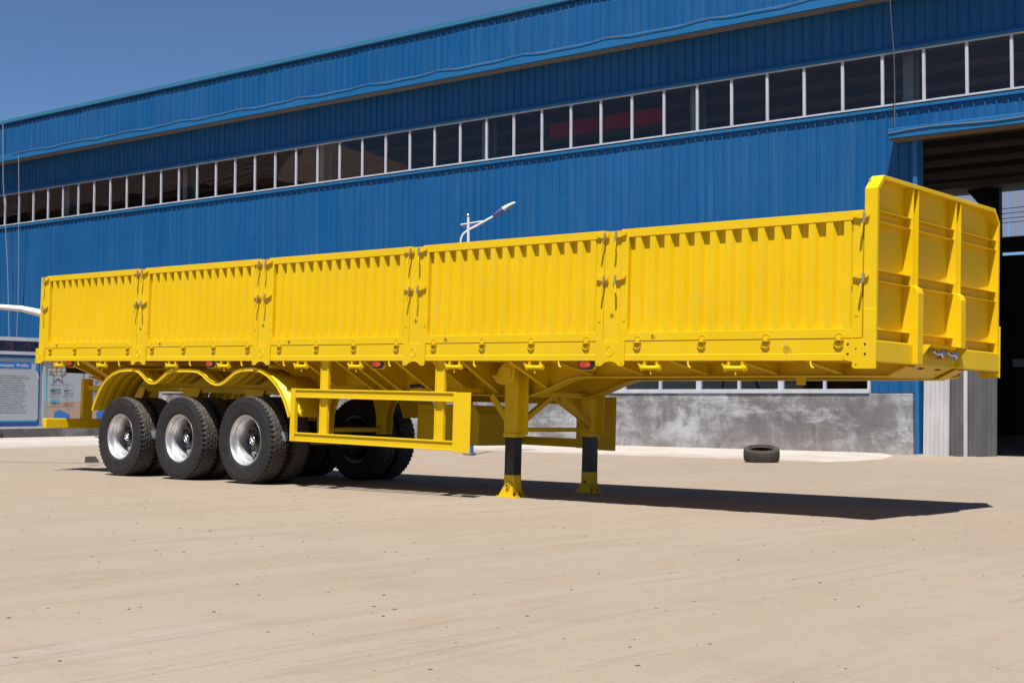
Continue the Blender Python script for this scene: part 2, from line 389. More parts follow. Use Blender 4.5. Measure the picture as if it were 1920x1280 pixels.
# trims
MB().box(S0, S1, -.055, .03, Z_S-.09, Z_S-.035).build('window_sill_flashing', M_trim, hall)
MB().prism([(-.075, Z_H+.005), (-.075, Z_H+.045), (-.025, Z_H+.115), (.03, Z_H+.115), (.03, Z_H+.005)], 'x', S0, S1).build('window_head_flashing', M_trim, hall)
MB().box(S0, S1, -.47, -.40, Z_F, Z_F+.21).build('gutter_board', M_trim, hall, bevel=.01)
MB().box(S0, S1, -.40, .012, Z_F+.03, Z_F+.06).build('eaves_soffit', M_inroof, hall)
MB().prism([(-.47, Z_R-.05), (-.47, Z_R+.05), (-.2, Z_R+.07), (-.2, Z_R-.02), (-.44, Z_R-.05)], 'x', S0, S1).build('roof_cap', mat('pale_blue_cap', (.03, .15, .26), .4), hall)
M_cor = mat('blue_corner_trim', (.010, .115, .31), .4)
mb = MB(); mb.box(JAMB, JAMB+.085, -.06, .25, -.2, 6.1); mb.build('door_jamb', M_cor, hall, bevel=.006)
# canopy over the door
cano = MB().box(1.38, S1, -.35, .0, 5.93, 6.12).build('door_canopy', M_trim, hall, bevel=.008)
MB().box(1.42, S1, -.30, -.02, 5.905, 5.929).build('canopy_lip', mat('brown_lip', (.16, .10, .05), .7), cano)
# upper windows: one frame bay and one pane each
WP = .8068; W0 = 3.57 - WP*55
def window_bay(w, h, fw, fd, name='window'):
    mb = MB(); mb.box(-fw/2, fw/2, 0, fd, 0, h); mb.box(fw/2, w-fw/2, .004, fd-.004, 0, .035); mb.box(fw/2, w-fw/2, .004, fd-.004, h-.03, h)
    return mb.mesh(name, M_frame)
wm = window_bay(WP, Z_H-Z_S, .055, .06)
MB_p = MB(); MB_p.v = [(.02, .035, .02), (WP-.02, .035, .02), (WP-.02, .035, Z_H-Z_S-.02), (.02, .035, Z_H-Z_S-.02)]; MB_p.f = [(0, 1, 2, 3)]
pm = MB_p.mesh('pane', M_glass)
wins = []
for i in range(64):
    x = W0 + i*WP
    if x < S0+.1 or x > S1-WP: continue
    w = inst(wm, 'window', hall, (x, -.03, Z_S))
    inst(pm, 'pane', w, (0, 0, 0), (R(rnd.uniform(-.35, .35)), 0, R(rnd.uniform(-.25, .25))))
# lower windows in pairs with a heavier mullion between the pairs
LP = .93
pmb = MB(); pmb.v = [(.02, .04, .03), (LP-.02, .04, .03), (LP-.02, .04, 1.48), (.02, .04, 1.48)]; pmb.f = [(0, 1, 2, 3)]
pl_ = pmb.mesh('pane', M_glass)
wmA = window_bay(LP, 1.55, .05, .08); wmB = window_bay(LP, 1.55, .11, .08)
k = 0; x = .86
inst(MB().box(-.03, .03, -.0, .08, 0, 1.55).mesh('window_post', M_frame), 'window_post', hall, (.84, -.03, Z_PL))
while x - LP > S0:
    x -= LP; w = inst(wmB if k % 2 == 1 else wmA, 'window', hall, (x, -.03, Z_PL))
    inst(pl_, 'pane', w); k += 1
MB().box(S0, .86, -.075, -.032, Z_PL-.008, Z_PL+.075).build('window_sill', M_frame, hall, bevel=.004)
MB().box(S0, .86, -.05, .05, Z_PL+1.552, Z_PL+1.62).build('window_head', M_trim, hall)
# interior: roof, far wall, columns, purlins
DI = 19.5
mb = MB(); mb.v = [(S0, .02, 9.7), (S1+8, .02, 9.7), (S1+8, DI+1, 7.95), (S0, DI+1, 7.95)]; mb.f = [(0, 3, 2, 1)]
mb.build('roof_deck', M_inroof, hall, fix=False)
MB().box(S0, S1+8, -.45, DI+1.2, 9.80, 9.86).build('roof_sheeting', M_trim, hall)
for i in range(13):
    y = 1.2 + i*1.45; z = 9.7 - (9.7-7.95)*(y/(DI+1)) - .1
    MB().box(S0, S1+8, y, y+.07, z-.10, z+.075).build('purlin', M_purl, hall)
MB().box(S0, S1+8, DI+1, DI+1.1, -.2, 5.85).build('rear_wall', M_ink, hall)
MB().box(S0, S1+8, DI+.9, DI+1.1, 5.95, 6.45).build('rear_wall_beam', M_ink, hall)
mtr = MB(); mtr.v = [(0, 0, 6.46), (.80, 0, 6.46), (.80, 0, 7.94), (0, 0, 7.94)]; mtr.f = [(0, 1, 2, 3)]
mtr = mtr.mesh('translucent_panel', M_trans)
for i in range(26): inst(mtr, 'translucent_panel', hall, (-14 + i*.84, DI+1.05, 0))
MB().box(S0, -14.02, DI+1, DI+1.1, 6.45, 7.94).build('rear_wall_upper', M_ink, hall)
MB().box(S0-.1, S0, 0, DI+1, -.2, 9.8).build('end_wall', M_blue, hall)
MB().box(S1+8, S1+8.1, 0, DI+1, -.2, 9.8).build('end_wall', M_blue, hall)
MB().box(S1-.9, S1+8, -.01, .06, -.2, 9.8).build('end_wall_front', M_blue, hall)
MB().box(-2.98, -2.0, DI+.96, DI+1.0, 2.19, 2.45).build('rear_window', mat('pale_rear_window', (.6, .62, .66), .6), hall)
for s in (-37.5, -31.7, -25.9, -20.1, -14.5, -8.92, -3.2, 1.48):
    mb = MB(); mb.box(s-.1, s+.1, .42, .44, 2.0, 9.3); mb.box(s-.1, s+.1, .70, .72, 2.0, 9.3); mb.box(s-.005, s+.005, .44, .70, 2.0, 9.3)
    mb.build('column', M_ingreen, hall)
mb = MB(); mb.box(1.86, 2.06, .45, .47, -.1, 2.5); mb.box(1.86, 2.06, .75, .77, -.1, 2.5); mb.box(1.95, 1.96, .47, .75, -.1, 2.5)
mb.build('column', mat('grey_green_column', (.10, .13, .13), .6), hall)
mb = MB(); mb.bar((1.95, .5, 2.4), (2.05, .5, 1.3), .03, .12, (0, 1, 0)); mb.bar((2.02, .5, .9), (1.93, .5, .1), .03, .12, (0, 1, 0)); mb.build('column_brace', M_ink, hall)
mb = MB(); mb.box(-3.5, -3.18, DI+.4, DI+.7, -.1, 8.0); mb.prism([(-3.5, 7.1), (-4.3, 8.1), (-5.2, 8.9), (-5.2, 9.4), (-3.2, 8.4)], 'y', DI+.4, DI+.65)
mb.build('portal_frame', M_ink, hall)
for z in (7.32, 7.16, 7.0, 6.86):
    MB().tube([(-4, DI+.3, z-.05), (-2, DI+.3, z), (4, DI+.3, z+.05)], .012, 5).build('interior_wire', M_ink, hall)

def hallpt(s, tt, z):
    c, q = math.cos(BYAW), math.sin(BYAW); return Vector((5.5 + s*c - tt*q, 13.5 + s*q + tt*c, z))
# red banner inside the hall
bn = MB().box(0, 3.5, 0, .02, 0, .38).build('red_banner', M_band, None)
bn.location = hallpt(-9.68, 4, 7.9); bn.rotation_euler = (0, 0, BYAW)
tag(bn, 'plain red cloth banner hanging inside the hall behind the upper windows', 'banner')
# cables on the facade
def cable(pts, r, m, label):
    return tag(MB().tube([hallpt(*p) for p in pts], r, 5).build('cable', m, None, smooth=60), label, 'cable')
pts = []
for i in range(120):
    s = -27.6 + i*.32
    if s > S1: break
    ph = (s % 2.42)/2.42
    pts.append((s, -.488, Z_F+.225 - .055*math.sin(math.pi*ph) + .012*math.sin(i*1.7)))
cable(pts, .007, M_wire, 'grey cable sagging in short swags along the lower edge of the blue fascia')
cable([(-28.06, -.54, 9.8), (-28.05, -.50, 8), (-28.0, -.3, 5), (-27.98, -.2, 2.6)], .012, M_wirel, 'pale vertical cable nearest the left end of the blue facade')
cable([(-27.2, -.50, 8.72), (-27.22, -.45, 7.5), (-27.45, -.25, 4.2), (-27.6, -.2, 2.6)], .011, M_wirel, 'pale cable slanting down from the end of the swagged fascia cable')
cable([(1.49, -.50, 8.8), (1.495, -.42, 8.2), (1.51, -.33, 7.5), (1.505, -.30, 6.9), (1.52, -.36, 6.14)], .008, M_wire, 'grey cable hanging down the facade to the corner of the door canopy')
pts = [(1.40+i*.4, -.365, 6.03 + .03*math.sin(i*.9) + .005*i) for i in range(16)]
cable(pts, .010, M_wire, 'grey cable running along the front of the door canopy')
cable([(-28.0+i*.5, -.440, Z_R-.115-.012*math.sin(i*1.1)) for i in range(60)], .007, M_hole, 'thin dark cable along the fascia just under the roof edge')
# apron along the hall
mb = MB(); n = 60
for i in range(n+1):
    s = -18 + (1.75+18)*i/n; e = rnd.uniform(-.06, .06)
    dn = max(0, (s-.9)/.85)**2*.13
    for tt, z in ((-.04, .075-dn), (-2.0, .05-dn), (-2.75+e, .030-dn), (-2.80+e, -.06-dn)): mb.v.append(tuple(hallpt(s, tt, z)))
mb.f = [(i*4+j, (i+1)*4+j, (i+1)*4+j+1, i*4+j+1) for i in range(n) for j in range(3)]
tag(mb.build('pavement', M_apron), kind='structure')
# sand heap at the door
mb = MB(); n = 24
for i in range(n+1):
    s = 1.6 + 7*i/n
    for j, (tt, z) in enumerate(((.6, .02), (.0, .05), (-.6, .045), (-1.3, .0), (-1.9, -.04))):
        mb.v.append(tuple(hallpt(s, tt, z + (rnd.uniform(0, .05) if 0 < j < 3 else 0))))
mb.f = [(i*5+j, (i+1)*5+j, (i+1)*5+j+1, i*5+j+1) for i in range(n) for j in range(4)]
tag(mb.build('ground', M_sand, smooth=80), kind='structure')
# leaning profiled sheets beside the door
def lean_sheet(s0, w, tt, lean, label, h=3.0, yaw=0, m=None):
    pts = []; k = int(w/.083); mb = MB()
    for i in range(k):
        c = i*.083; pts += [(c, 0), (c+.045, 0), (c+.056, -.014), (c+.072, -.014)]
    n = len(pts); mb.v = [(p[0], p[1], 0) for p in pts] + [(p[0], p[1], h) for p in pts]; mb.f = [(i, i+1, n+i+1, n+i) for i in range(n-1)]
    o = mb.build('leaning_sheet', m or M_galv, None, fix=False); o.location = hallpt(s0, tt, .02)
    sol = o.modifiers.new('thick', 'SOLIDIFY'); sol.thickness = .002
    o.rotation_euler = (R(-lean), R(-1.6), BYAW + R(yaw)); tag(o, label, 'metal sheet', 'sheets leaning at the hall door')
lean_sheet(2.04, .58, -.44, 6.5, 'pale corrugated sheet leaning nearest the blue door jamb', yaw=-2)
lean_sheet(2.48, .92, -.40, 6.0, 'corrugated sheet leaning at the doorway end of the row, coloured dark for the shadow on it', yaw=-4, m=M_galv_shade)  # same stack as the pale sheet; its dark colour is painted shade
lean_sheet(2.80, .16, -.50, 7, 'narrow pale sheet added in front of the dark one for the sunlit strip between shadows', yaw=2)  # added piece, its pale colour stands for light falling between the shadows

# building across the yard, seen mirrored in the upper windows
opp = empty('opposite_building', tuple(hallpt(-31, -12, 0)), BYAW)
tag(opp, 'brown roofed building across the yard, mirrored in the upper hall windows', 'building')
M_brn = mat('brown_roof_sheet', (.27, .17, .14), .7); M_oppw = mat('grey_brown_wall', (.10, .09, .085), .9)
MB().box(-45, 0, -16, -1.0, -.2, 9.6).build('wall', M_oppw, opp)
mb = MB(); mb.v = [(-46, 0, 9.85), (2, 0, 9.85), (2, -17, 9.85), (-46, -17, 9.85), (-40, -8.5, 14.0), (-4.5, -8.5, 14.0)]
mb.f = [(0, 1, 5, 4), (1, 2, 5), (2, 3, 4, 5), (3, 0, 4), (0, 3, 2, 1)]
for i in range(60):
    x = -45 + i*.8; top = min(1, (x+46)/6, (2-x)/6.5)
    if top > .02: mb.bar((x, 0, 9.90), (x, -8.5*top, 9.90+4.15*top), .08, .06)
mb.build('roof', M_brn, opp)

# ------------------------------------------------------------------ notice boards (face +x, run along the hall's depth)
BD = Vector((-.0688, .99763, 0)); B0 = Vector((-12.91, 6.14, 0))
nb = empty('notice_board', tuple(B0), BYAW)              # local: -y.. we use x=out of the board, y=along
tag(nb, 'white framed notice board wall with a dark header and printed panels', 'notice board')
M_hdr = mat('board_header_navy', (.012, .02, .06), .35)
M_print = mat('board_print_paper', (.33, .35, .385), .35)
M_pblue = mat('board_print_blue', (.02, .14, .42), .35); M_pteal = mat('board_print_teal', (.04, .33, .50), .35)
M_pdk = mat('board_print_darkblue', (.015, .05, .22), .35)
M_beige = mat('board_print_beige', (.36, .26, .205), .35); M_inkp = mat('print_ink', (.15, .16, .18), .6)
M_pale = mat('print_white', (.6, .62, .65), .5); M_rout = mat('header_red_outline', (.70, .26, .24), .5)
M_grn = mat('print_green', (.04, .16, .12), .5); M_pur = mat('print_purple', (.10, .07, .20), .5); M_org = mat('print_orange', (.42, .14, .06), .5)
YB0, YB1 = -5.2, 4.9
mb = MB(); mb.box(-.16, -.02, YB0, YB1, -.1, .27); mb.build('base', M_plinth, nb, bevel=.01)
mb = MB(); mb.box(-.10, .03, YB0, YB1, .28, .33); mb.build('bottom_rail', M_frame, nb)
mb = MB(); mb.box(-.10, .05, YB0, YB1, 2.10, 2.18); mb.box(-.10, .05, YB0, YB1, 2.44, 2.53); mb.build('header_rail', M_frame, nb)
hd_ = MB().box(-.08, .0, YB0, YB1, 2.18, 2.44).build('header', M_hdr, nb)
MB().box(-.09, -.05, YB0, YB1, .33, 2.10).build('backing', M_frame, nb)
def on_board(x, y, z): return Matrix(((0, 0, 1, x), (1, 0, 0, y), (0, 1, 0, z), (0, 0, 0, 1)))
text_mesh('公', .20, 'header_character', M_rout, hd_, on_board(.004, -.82, 2.225)); text_mesh('司', .20, 'header_character', M_rout, hd_, on_board(.004, -.33, 2.225))
text_mesh('简', .205, 'header_character', M_rout, hd_, on_board(.004, .14, 2.225)); text_mesh('介', .205, 'header_character', M_rout, hd_, on_board(.004, .63, 2.225))
for ch, y in (('简', .145), ('介', .635)): text_mesh(ch, .19, 'header_character_fill', M_hdr, hd_, on_board(.0065, y, 2.229))
def rrect(y0, y1, z0, z1, r):
    p = []
    for cy, cz, a in ((y1-r, z1-r, 0), (y0+r, z1-r, 90), (y0+r, z0+r, 180), (y1-r, z0+r, 270)): p += arc(cy, cz, r, a, a+90, 5)
    return p
def flat(poly, x, m, name, par): return MB().prism(poly, 'x', x, x+.003).build(name, m, par)
# panel 1: company profile
p1 = MB().prism(rrect(-1.9, 1.11, .34, 2.09, .06), 'x', -.045, 0).build('profile_panel', M_pdk, nb)
flat(rrect(-1.86, 1.075, .45, 2.03, .08), .001, M_pteal, 'print_border', p1)
flat(rrect(-1.84, 1.06, .485, 1.995, .07), .005, M_print, 'print_field', p1)
flat(rrect(-1.2, .86, 1.76, 1.915, .04), .009, M_pblue, 'print_title_bar', p1)
text_mesh('Company  Profile', .118, 'print_title', M_pale, p1, on_board(.014, -.10, 1.80), spacing=1.05)
lines = ['Liang Chengda Trailer Manufacturing Co., LTD is a', 'AUTO SALES CO.,LTD and SINOTRUCK-ING SALES', 'the sales company for trailers and trucks and', 'Chengda Trailer Manufacturing Co., Ltd where',
 'the research, development, production, sales and', 'trailer and truck stock stock. Integrated services', 'special sales teams, all these advantages are you', 'good quality. Dedicated to strict quality control and',
 'customers we always available to meet your need to', 'like North America, S E A S I A, T O S and all the', 'Asia and regions such as Africa. Much situation', 'the clips. Dream our job. Our company is based on',
 'coordination of industries to obtain markets', 'technology to provide suitable solution of transport', 'the best quality, always quality guidelines service', 'quality systems, our commitment to you we are one', 'a good beginning. Chengda company welcome you']
for i, s_ in enumerate(lines): text_mesh(s_, .046, 'print_line', M_inkp, p1, on_board(.010, -.22, 1.565 - i*.0565))
flat([(.98, 1.75), (1.075, 1.55), (1.075, 1.95), (1.0, 1.95)], .012, M_pblue, 'print_swoosh', p1); flat([(1.0, 1.66), (1.07, 1.50), (1.072, 1.54), (1.01, 1.70)], .016, M_pale, 'print_swoosh', p1)
# panels 2 and 3: product pictures
def prod_panel(y0, y1):
    p = MB().prism(rrect(y0, y1, .34, 2.09, .06), 'x', -.045, 0).build('product_panel', M_print, nb)
    flat([(y0+.02, .42), (y1-.02, .42), (y1-.02, .95), (y0+.02, .95)], .001, M_beige, 'print_field', p)
    flat([(y0+.075, .42), (y0+.11, .42), (y0+.11, 1.86), (y0+.075, 1.86)], .005, M_pteal, 'print_border', p)
    flat([(y0+.075, 1.84), (y1-.05, 1.84), (y1-.05, 1.87), (y0+.075, 1.87)], .006, M_pteal, 'print_border', p)
    st = []
    for i in range(10):
        a = R(90+36*i); r_ = .27 if i % 2 == 0 else .11; st.append((y0+.42 + r_*math.cos(a), 1.62 + r_*.9*math.sin(a)))
    flat(st, .007, M_pur, 'print_star', p); flat([(y0+.42+(a-y0-.42)*.78, 1.62+(b-1.62)*.78) for a, b in st], .011, M_print, 'print_star', p)
    def veh(cy, z, L, h, m, m2):
        flat([(cy-L/2, z), (cy+L/2, z), (cy+L/2, z+h), (cy-L/2, z+h*.8)], .012, m, 'print_vehicle', p)
        for k in range(3): flat(arc(cy-L/2+.04+k*.045, z-.01, .018, 0, 324, 9), .012, m2, 'print_vehicle', p)
    for cy, z0 in ((y0+.35, 1.14), (y0+.72, 1.14), (y0+.35, .83), (y0+.72, .83)):
        for q in ((0, 0), (0, .26)): flat([(cy-.17, z0+q[1]), (cy+.17, z0+q[1]), (cy+.17, z0+q[1]+.004), (cy-.17, z0+q[1]+.004)], .007, M_inkp, 'print_rule', p)
    veh(y0+.35, 1.22, .30, .045, M_grn, M_hdr); veh(y0+.72, 1.22, .28, .02, M_pdk, M_hdr)
    veh(y0+.35, .93, .26, .07, M_pteal, M_pdk); veh(y0+.72, .91, .30, .02, M_org, M_org)
    flat([(y0+.33, .50), (y0+.33, .67), (y0+.46, .74), (y0+.78, .62), (y0+.78, .50)], .012, M_pblue, 'print_vehicle', p)
    flat([(y0+.38, .48), (y0+.77, .48), (y0+.77, .505), (y0+.38, .495)], .013, M_org, 'print_vehicle', p)
    for cy, z in ((y0+.28, 1.36), (y0+.66, 1.36), (y0+.28, 1.05), (y0+.66, 1.05), (y0+.72, .80)):
        flat([(cy-.05, z), (cy+.05, z), (cy+.05, z+.012), (cy-.05, z+.012)], .012, M_inkp, 'print_caption', p)
prod_panel(1.20, 2.35); prod_panel(2.45, 3.60); prod_panel(3.70, 4.85)
# apron before the boards
mb = MB(); n = 30
for i in range(n+1):
    y = -8 + 13.2*i/n; e = rnd.uniform(-.08, .08)
    for x, z in ((-.05, .06), (2.5, .05), (4.4+e, .030), (4.46+e, -.06)): mb.v.append(tuple(B0 + BD*y + Vector((.99763, .0688, 0))*x + Vector((0, 0, z))))
mb.f = [(i*4+j, (i+1)*4+j, (i+1)*4+j+1, i*4+j+1) for i in range(n) for j in range(3)]
tag(mb.build('pavement', M_apron), kind='structure')
def board_pt(x, y, z): return B0 + BD*y + Vector((.99763, .0688, 0))*x + Vector((0, 0, z))
def ragged(name, c, L, w, ang, label, m):
    mb = MB(); pts = [(c.x + L*(i/4-.5)*math.cos(ang) + rnd.uniform(-.03, .03), c.y + L*(i/4-.5)*math.sin(ang), c.z + .03 + rnd.uniform(0, .04) + .05*i/4) for i in range(5)]
    mb.tube(pts, [w*.5, w, w*.8, w, w*.3], 6); return tag(mb.build(name, m, None, smooth=50), label, 'debris')
M_twig = mat('dark_twig', (.06, .05, .04), .9)
ragged('twig', Vector((-11.0, 7.9, .05)), .55, .022, R(48), 'dark twig lying on the pale pavement behind the rear wheels', M_twig)
mb = MB()
for i in range(4): mb.tube([board_pt(.06, -.02+i*.03, .04), board_pt(.09, .02+i*.02, .14), board_pt(.1, .05 - i*.05, .24)], [.014, .009, .003], 5)
tag(mb.build('dry_weed', M_twig, None), 'dry weed sprig growing at the foot of the notice board wall', 'weed')

# ------------------------------------------------------------------ street lamp behind the trailer
lamp = empty('street_lamp', (.86, 8.316, .02)); tag(lamp, 'slim white street lamp with a purple tipped head rising behind the trailer', 'street lamp')
DU = Vector((.743, .669, 0))
def lp(u, z): return DU*u + Vector((0, 0, z))
MB().tube([lp(-.0, .25), lp(-.03, 2.5), lp(-.045, 4.46)], [.042, .032, .026], 12).build('pole', M_white, lamp, smooth=50)
mb = MB(); mb.tube([lp(0, 0), lp(0, .03)], .13, 12); mb.tube([lp(0, .03), lp(0, .26)], .085, 6); mb.build('pole_base', M_polebase, lamp, bevel=.004)
mb = MB(); mb.lathe([(.0, .06), (.025, .052), (.036, .03), (.036, .01), (.024, -.012), (.02, -.03)], lp(-.046, 4.47), 'z', 14); mb.build('finial', M_steel, lamp, smooth=60)
MB().tube([lp(-.19, 3.95), lp(-.18, 4.05), lp(-.14, 4.14), lp(-.045, 4.215), lp(.1, 4.29), lp(.44, 4.485)], .020, 10).build('arm', M_white, lamp, smooth=60)
MB().tube([lp(-.19, 4.315), lp(.225, 4.385)], .013, 8).build('brace', M_white, lamp)
mb = MB(); q = [lp(-.18, 4.30), lp(.19, 4.365), lp(-.045, 4.215)]; nn_ = Vector((-.669, .743, 0))*.006
mb.add([p + nn_ for p in q] + [p - nn_ for p in q], [(0, 1, 2), (5, 4, 3), (0, 3, 4, 1), (1, 4, 5, 2), (2, 5, 3, 0)])
mb.build('gusset_plate', M_lav, lamp)
# head: a leaf-shaped shell along the arm
hd0, hd1 = lp(.42, 4.475), lp(.85, 4.745); hdir = (hd1-hd0).normalized(); side = Vector((-.669, .743, 0)); hup = side.cross(hdir) * -1
if hup.z < 0: hup = -hup
def shell(prof, flatb):
    mb = MB(); n = 16; L = (hd1-hd0).length
    for i, (a, w, h) in enumerate(prof):
        for k in range(n):
            t_ = 2*math.pi*k/n; cc, ss = math.cos(t_), math.sin(t_)
            mb.v.append(hd0 + hdir*(a*L) + side*(w*cc) + hup*((h*ss) if ss > 0 else flatb*h*ss))
    m_ = len(prof)
    mb.f = [(i*n+k, i*n+(k+1) % n, (i+1)*n+(k+1) % n, (i+1)*n+k) for i in range(m_-1) for k in range(n)]
    mb.f += [tuple(range(n))[::-1], tuple(range((m_-1)*n, m_*n))]
    return mb
shell([(.0, .022, .022), (.12, .05, .042), (.3, .085, .058), (.45, .105, .06)], .8).build('head_socket', M_lav, lamp, smooth=70)
hs = shell([(.45, .106, .061), (.6, .112, .058), (.8, .10, .045), (.93, .07, .03), (1.0, .03, .012)], .55).build('lamp_head', M_white, lamp, smooth=70)
mb = MB(); n = 18; mb.v = [hd0 + hdir*((.70+.25*math.cos(2*math.pi*k/n))*(hd1-hd0).length) + side*(.085*math.sin(2*math.pi*k/n)) - hup*.036 for k in range(n)]; mb.f = [tuple(range(n))]
mb.build('lens', M_lamplens, hs)

# ------------------------------------------------------------------ canopy arm behind the trailer's tail
cp = empty('carport_frame', (-.9, 2.05, 0)); tag(cp, 'curved white carport beam reaching out behind the tail of the trailer', 'carport')
pth = [(-3.4, -2.3, 2.42), (-2.45, -1.9+.0, 2.50), (-1.51, -1.37, 2.508), (-1.25, -1.13, 2.48), (-1.05, -.95, 2.42), (-.7, -.63, 2.24), (-.3, -.27, 1.85), (-.05, -.05, 1.2), (0, 0, 0)]
MB().tube(pth, [.034, .038, .044, .052, .062, .072, .08, .085, .09], 10).build('beam', M_white, cp, smooth=60)

# ------------------------------------------------------------------ tyre mesh generator
def tyre_mesh(name, m, Ro=.54, Ri=.288, w=.295, N=216, lug=54, worn=False):
    hw = w/2
    side = [(Ri, hw*.70), (Ri+.012, hw*.80), (Ri+.03, hw*.86), (Ri+.034, hw*.88), (Ri+.06, hw*.955), ((Ro+Ri)/2+.0, hw*1.0), (Ro-.085, hw*.985), (Ro-.080, hw*.995), (Ro-.066, hw*.985), (Ro-.062, hw*.97), (Ro-.04, hw*.945), (Ro-.022, hw*.925)]
    K = 27; tread = [(-hw*.90 + 2*hw*.90*i/(K-1)) for i in range(K)]
    prof = [(r, -a) for r, a in side] + [(None, a) for a in tread] + [(r, a) for r, a in side[::-1]]
    mb = MB()
    for j in range(N):
        th = 2*math.pi*j/N; ph = (th*lug/(2*math.pi)) % 1.0
        zz = .5 if ((th*lug/(2*math.pi)) % 2) < 1 else -.5
        for (r, a) in prof:
            if r is None:
                rr = Ro - .010*(abs(a)/(hw*.9))**3
                g = 0
                if worn:
                    for c in (-.06, -.02, .02, .06):
                        if abs(a*(.295/w) - c) < .008: g = .006
                else:
                    for c in (-.066, -.022, .022, .066):
                        if abs(a - (c + zz*.010)) < .0055: g = .013
                    if abs(a) > .088 and ph < .26: g = .014
                    if .030 < abs(a) < .06 and ((ph + .5) % 1) < .14: g = max(g, .007)
                    if abs(a) < .014 and ph < .14: g = max(g, .006)
                rr -= g
            else:
                rr = r
                if not worn and r > Ro-.05 and ph < .26: rr -= .010; a = a*.975
            mb.v.append((rr*math.cos(th), a, rr*math.sin(th)))
    P = len(prof)
    mb.f = [(j*P+i, ((j+1) % N)*P+i, ((j+1) % N)*P+i+1, j*P+i+1) for j in range(N) for i in range(P-1)]
    # inner liner
    return mb.mesh(name, m, smooth=38)
TYRE = tyre_mesh('tyre', M_rub)
# old tyre by the wall
ot = tyre_mesh('discarded_tyre', M_oldrub, .305, .19, .215, 96, 40, True)
oto = inst(ot, 'discarded_tyre', None, (6.19, 9.93, .135)); oto.rotation_euler = Vector((.10, -.16, .98)).to_track_quat('Y', 'Z').to_euler()
tag(oto, 'small worn car tyre lying on its side on the ground by the stained wall', 'tyre')
sol = oto.modifiers.new('wall', 'SOLIDIFY'); sol.thickness = .012; sol.offset = -1
# wheel chock left of the rear wheel
mb = MB(); mb.prism([(0, 0), (.20, 0), (.13, .095), (.0, .095)], 'x', -.10, .10)
ck = mb.build('wheel_chock', mat('weathered_rubber', (.05, .046, .042), .9), None, bevel=.006); ck.location = (-1.36, 1.66, 0); ck.rotation_euler = (0, 0, R(-42))
tag(ck, 'dark rubber wedge chock on the sand left of the rearmost wheels', 'wheel chock')

# ------------------------------------------------------------------ pebbles and leaf litter
def pebbles(name, n, smin, smax, m, area, flatk):
    mb = MB()
    for _ in range(n):
        x = rnd.uniform(area[0], area[1]); y = rnd.uniform(area[2], area[3])
        s = smin + (smax-smin)*rnd.random()**3
        a = rnd.uniform(0, 6.28); ca, sa = math.cos(a), math.sin(a); z = hgt(x, y); el = rnd.uniform(1.0, 1.9)
        pts = []
        for (px, py, pz) in ((1, 0, .2), (.3, .8, .3), (-.7, .6, .2), (-1, -.3, .25), (-.2, -.8, .3), (.6, -.7, .2), (0, 0, 1)):
            px *= s*el*rnd.uniform(.8, 1.2); py *= s*rnd.uniform(.8, 1.2)
            pts.append((x + px*ca - py*sa, y + px*sa + py*ca, z + pz*s*flatk))
        mb.add(pts, [(0, 1, 6), (1, 2, 6), (2, 3, 6), (3, 4, 6), (4, 5, 6), (5, 0, 6)])
        b = [(p[0], p[1], z-.01) for p in pts[:6]]
        mb.add(pts[:6] + b, [(i, 6+i, 6+(i+1) % 6, (i+1) % 6) for i in range(6)])
    o = mb.build(name, m, None); return o
M_peb = mat('pebble_brown', (.07, .05, .036), .9); M_peb2 = mat('pebble_grey', (.10, .09, .08), .9)
tag(pebbles('pebbles', 1700, .0025, .0095, M_peb, (4, 19, -9.5, 5), .55), 'small brown pebbles and clods scattered over the sandy yard', 'pebbles', kind='stuff')
tag(pebbles('grit', 900, .003, .009, M_peb2, (-6, 18, -7, 9), .5), 'small grey grit scattered over the sandy yard', 'grit', kind='stuff')

# ------------------------------------------------------------------ the trailer (own frame: x tail to nose, y from the near side inwards, z up)
RW = Matrix(((0.999875, 0.0, 0.015797), (-0.000224, 0.999899, 0.014196), (-0.015796, -0.014198, 0.999774)))
O_T = Vector((0, 0, .0241))
trailer = empty('trailer')
trailer.matrix_world = RW.to_4x4() @ Matrix.Translation(-O_T)
tag(trailer, 'long yellow three-axle sidewall cargo trailer standing on its landing legs', 'trailer')
def gz_t(x, y):                             # ground height in the trailer frame
    return .0241 + .0158*x + .0142*y + hgt(x, y)
T = trailer
ZT, ZM, ZB, XF = 2.824, 1.778, 1.600, 13.29
posts = [(.002, .169), (2.56, 2.725), (5.188, 5.372), (7.831, 8.014), (10.489, 10.678)]
panels = [(.174, 2.555), (2.730, 5.183), (5.377, 7.826), (8.019, 10.484), (10.683, 13.166)]
# deck and cross structure
MB().box(.02, 13.22, .03, 2.47, 1.70, 1.72).build('deck', M_yel, T)
rail = MB(); rail.prism([(0, ZB), (0, 1.655), (.004, 1.66), (.004, 1.7835), (.075, 1.7835), (.075, 1.777), (.010, 1.777), (.010, ZB+.008), (.065, ZB+.008), (.065, ZB)], 'x', .0, 13.20)
ro = rail.build('side_rail', M_yel, T, bevel=.003); far_copy(ro, T)
for x in [.3 + .46*i for i in range(28)]:
    if 9.05 > x or x > 9.3: MB().box(x, x+.045, .07, 2.43, 1.60, 1.70).build('cross_member', M_yel, T)
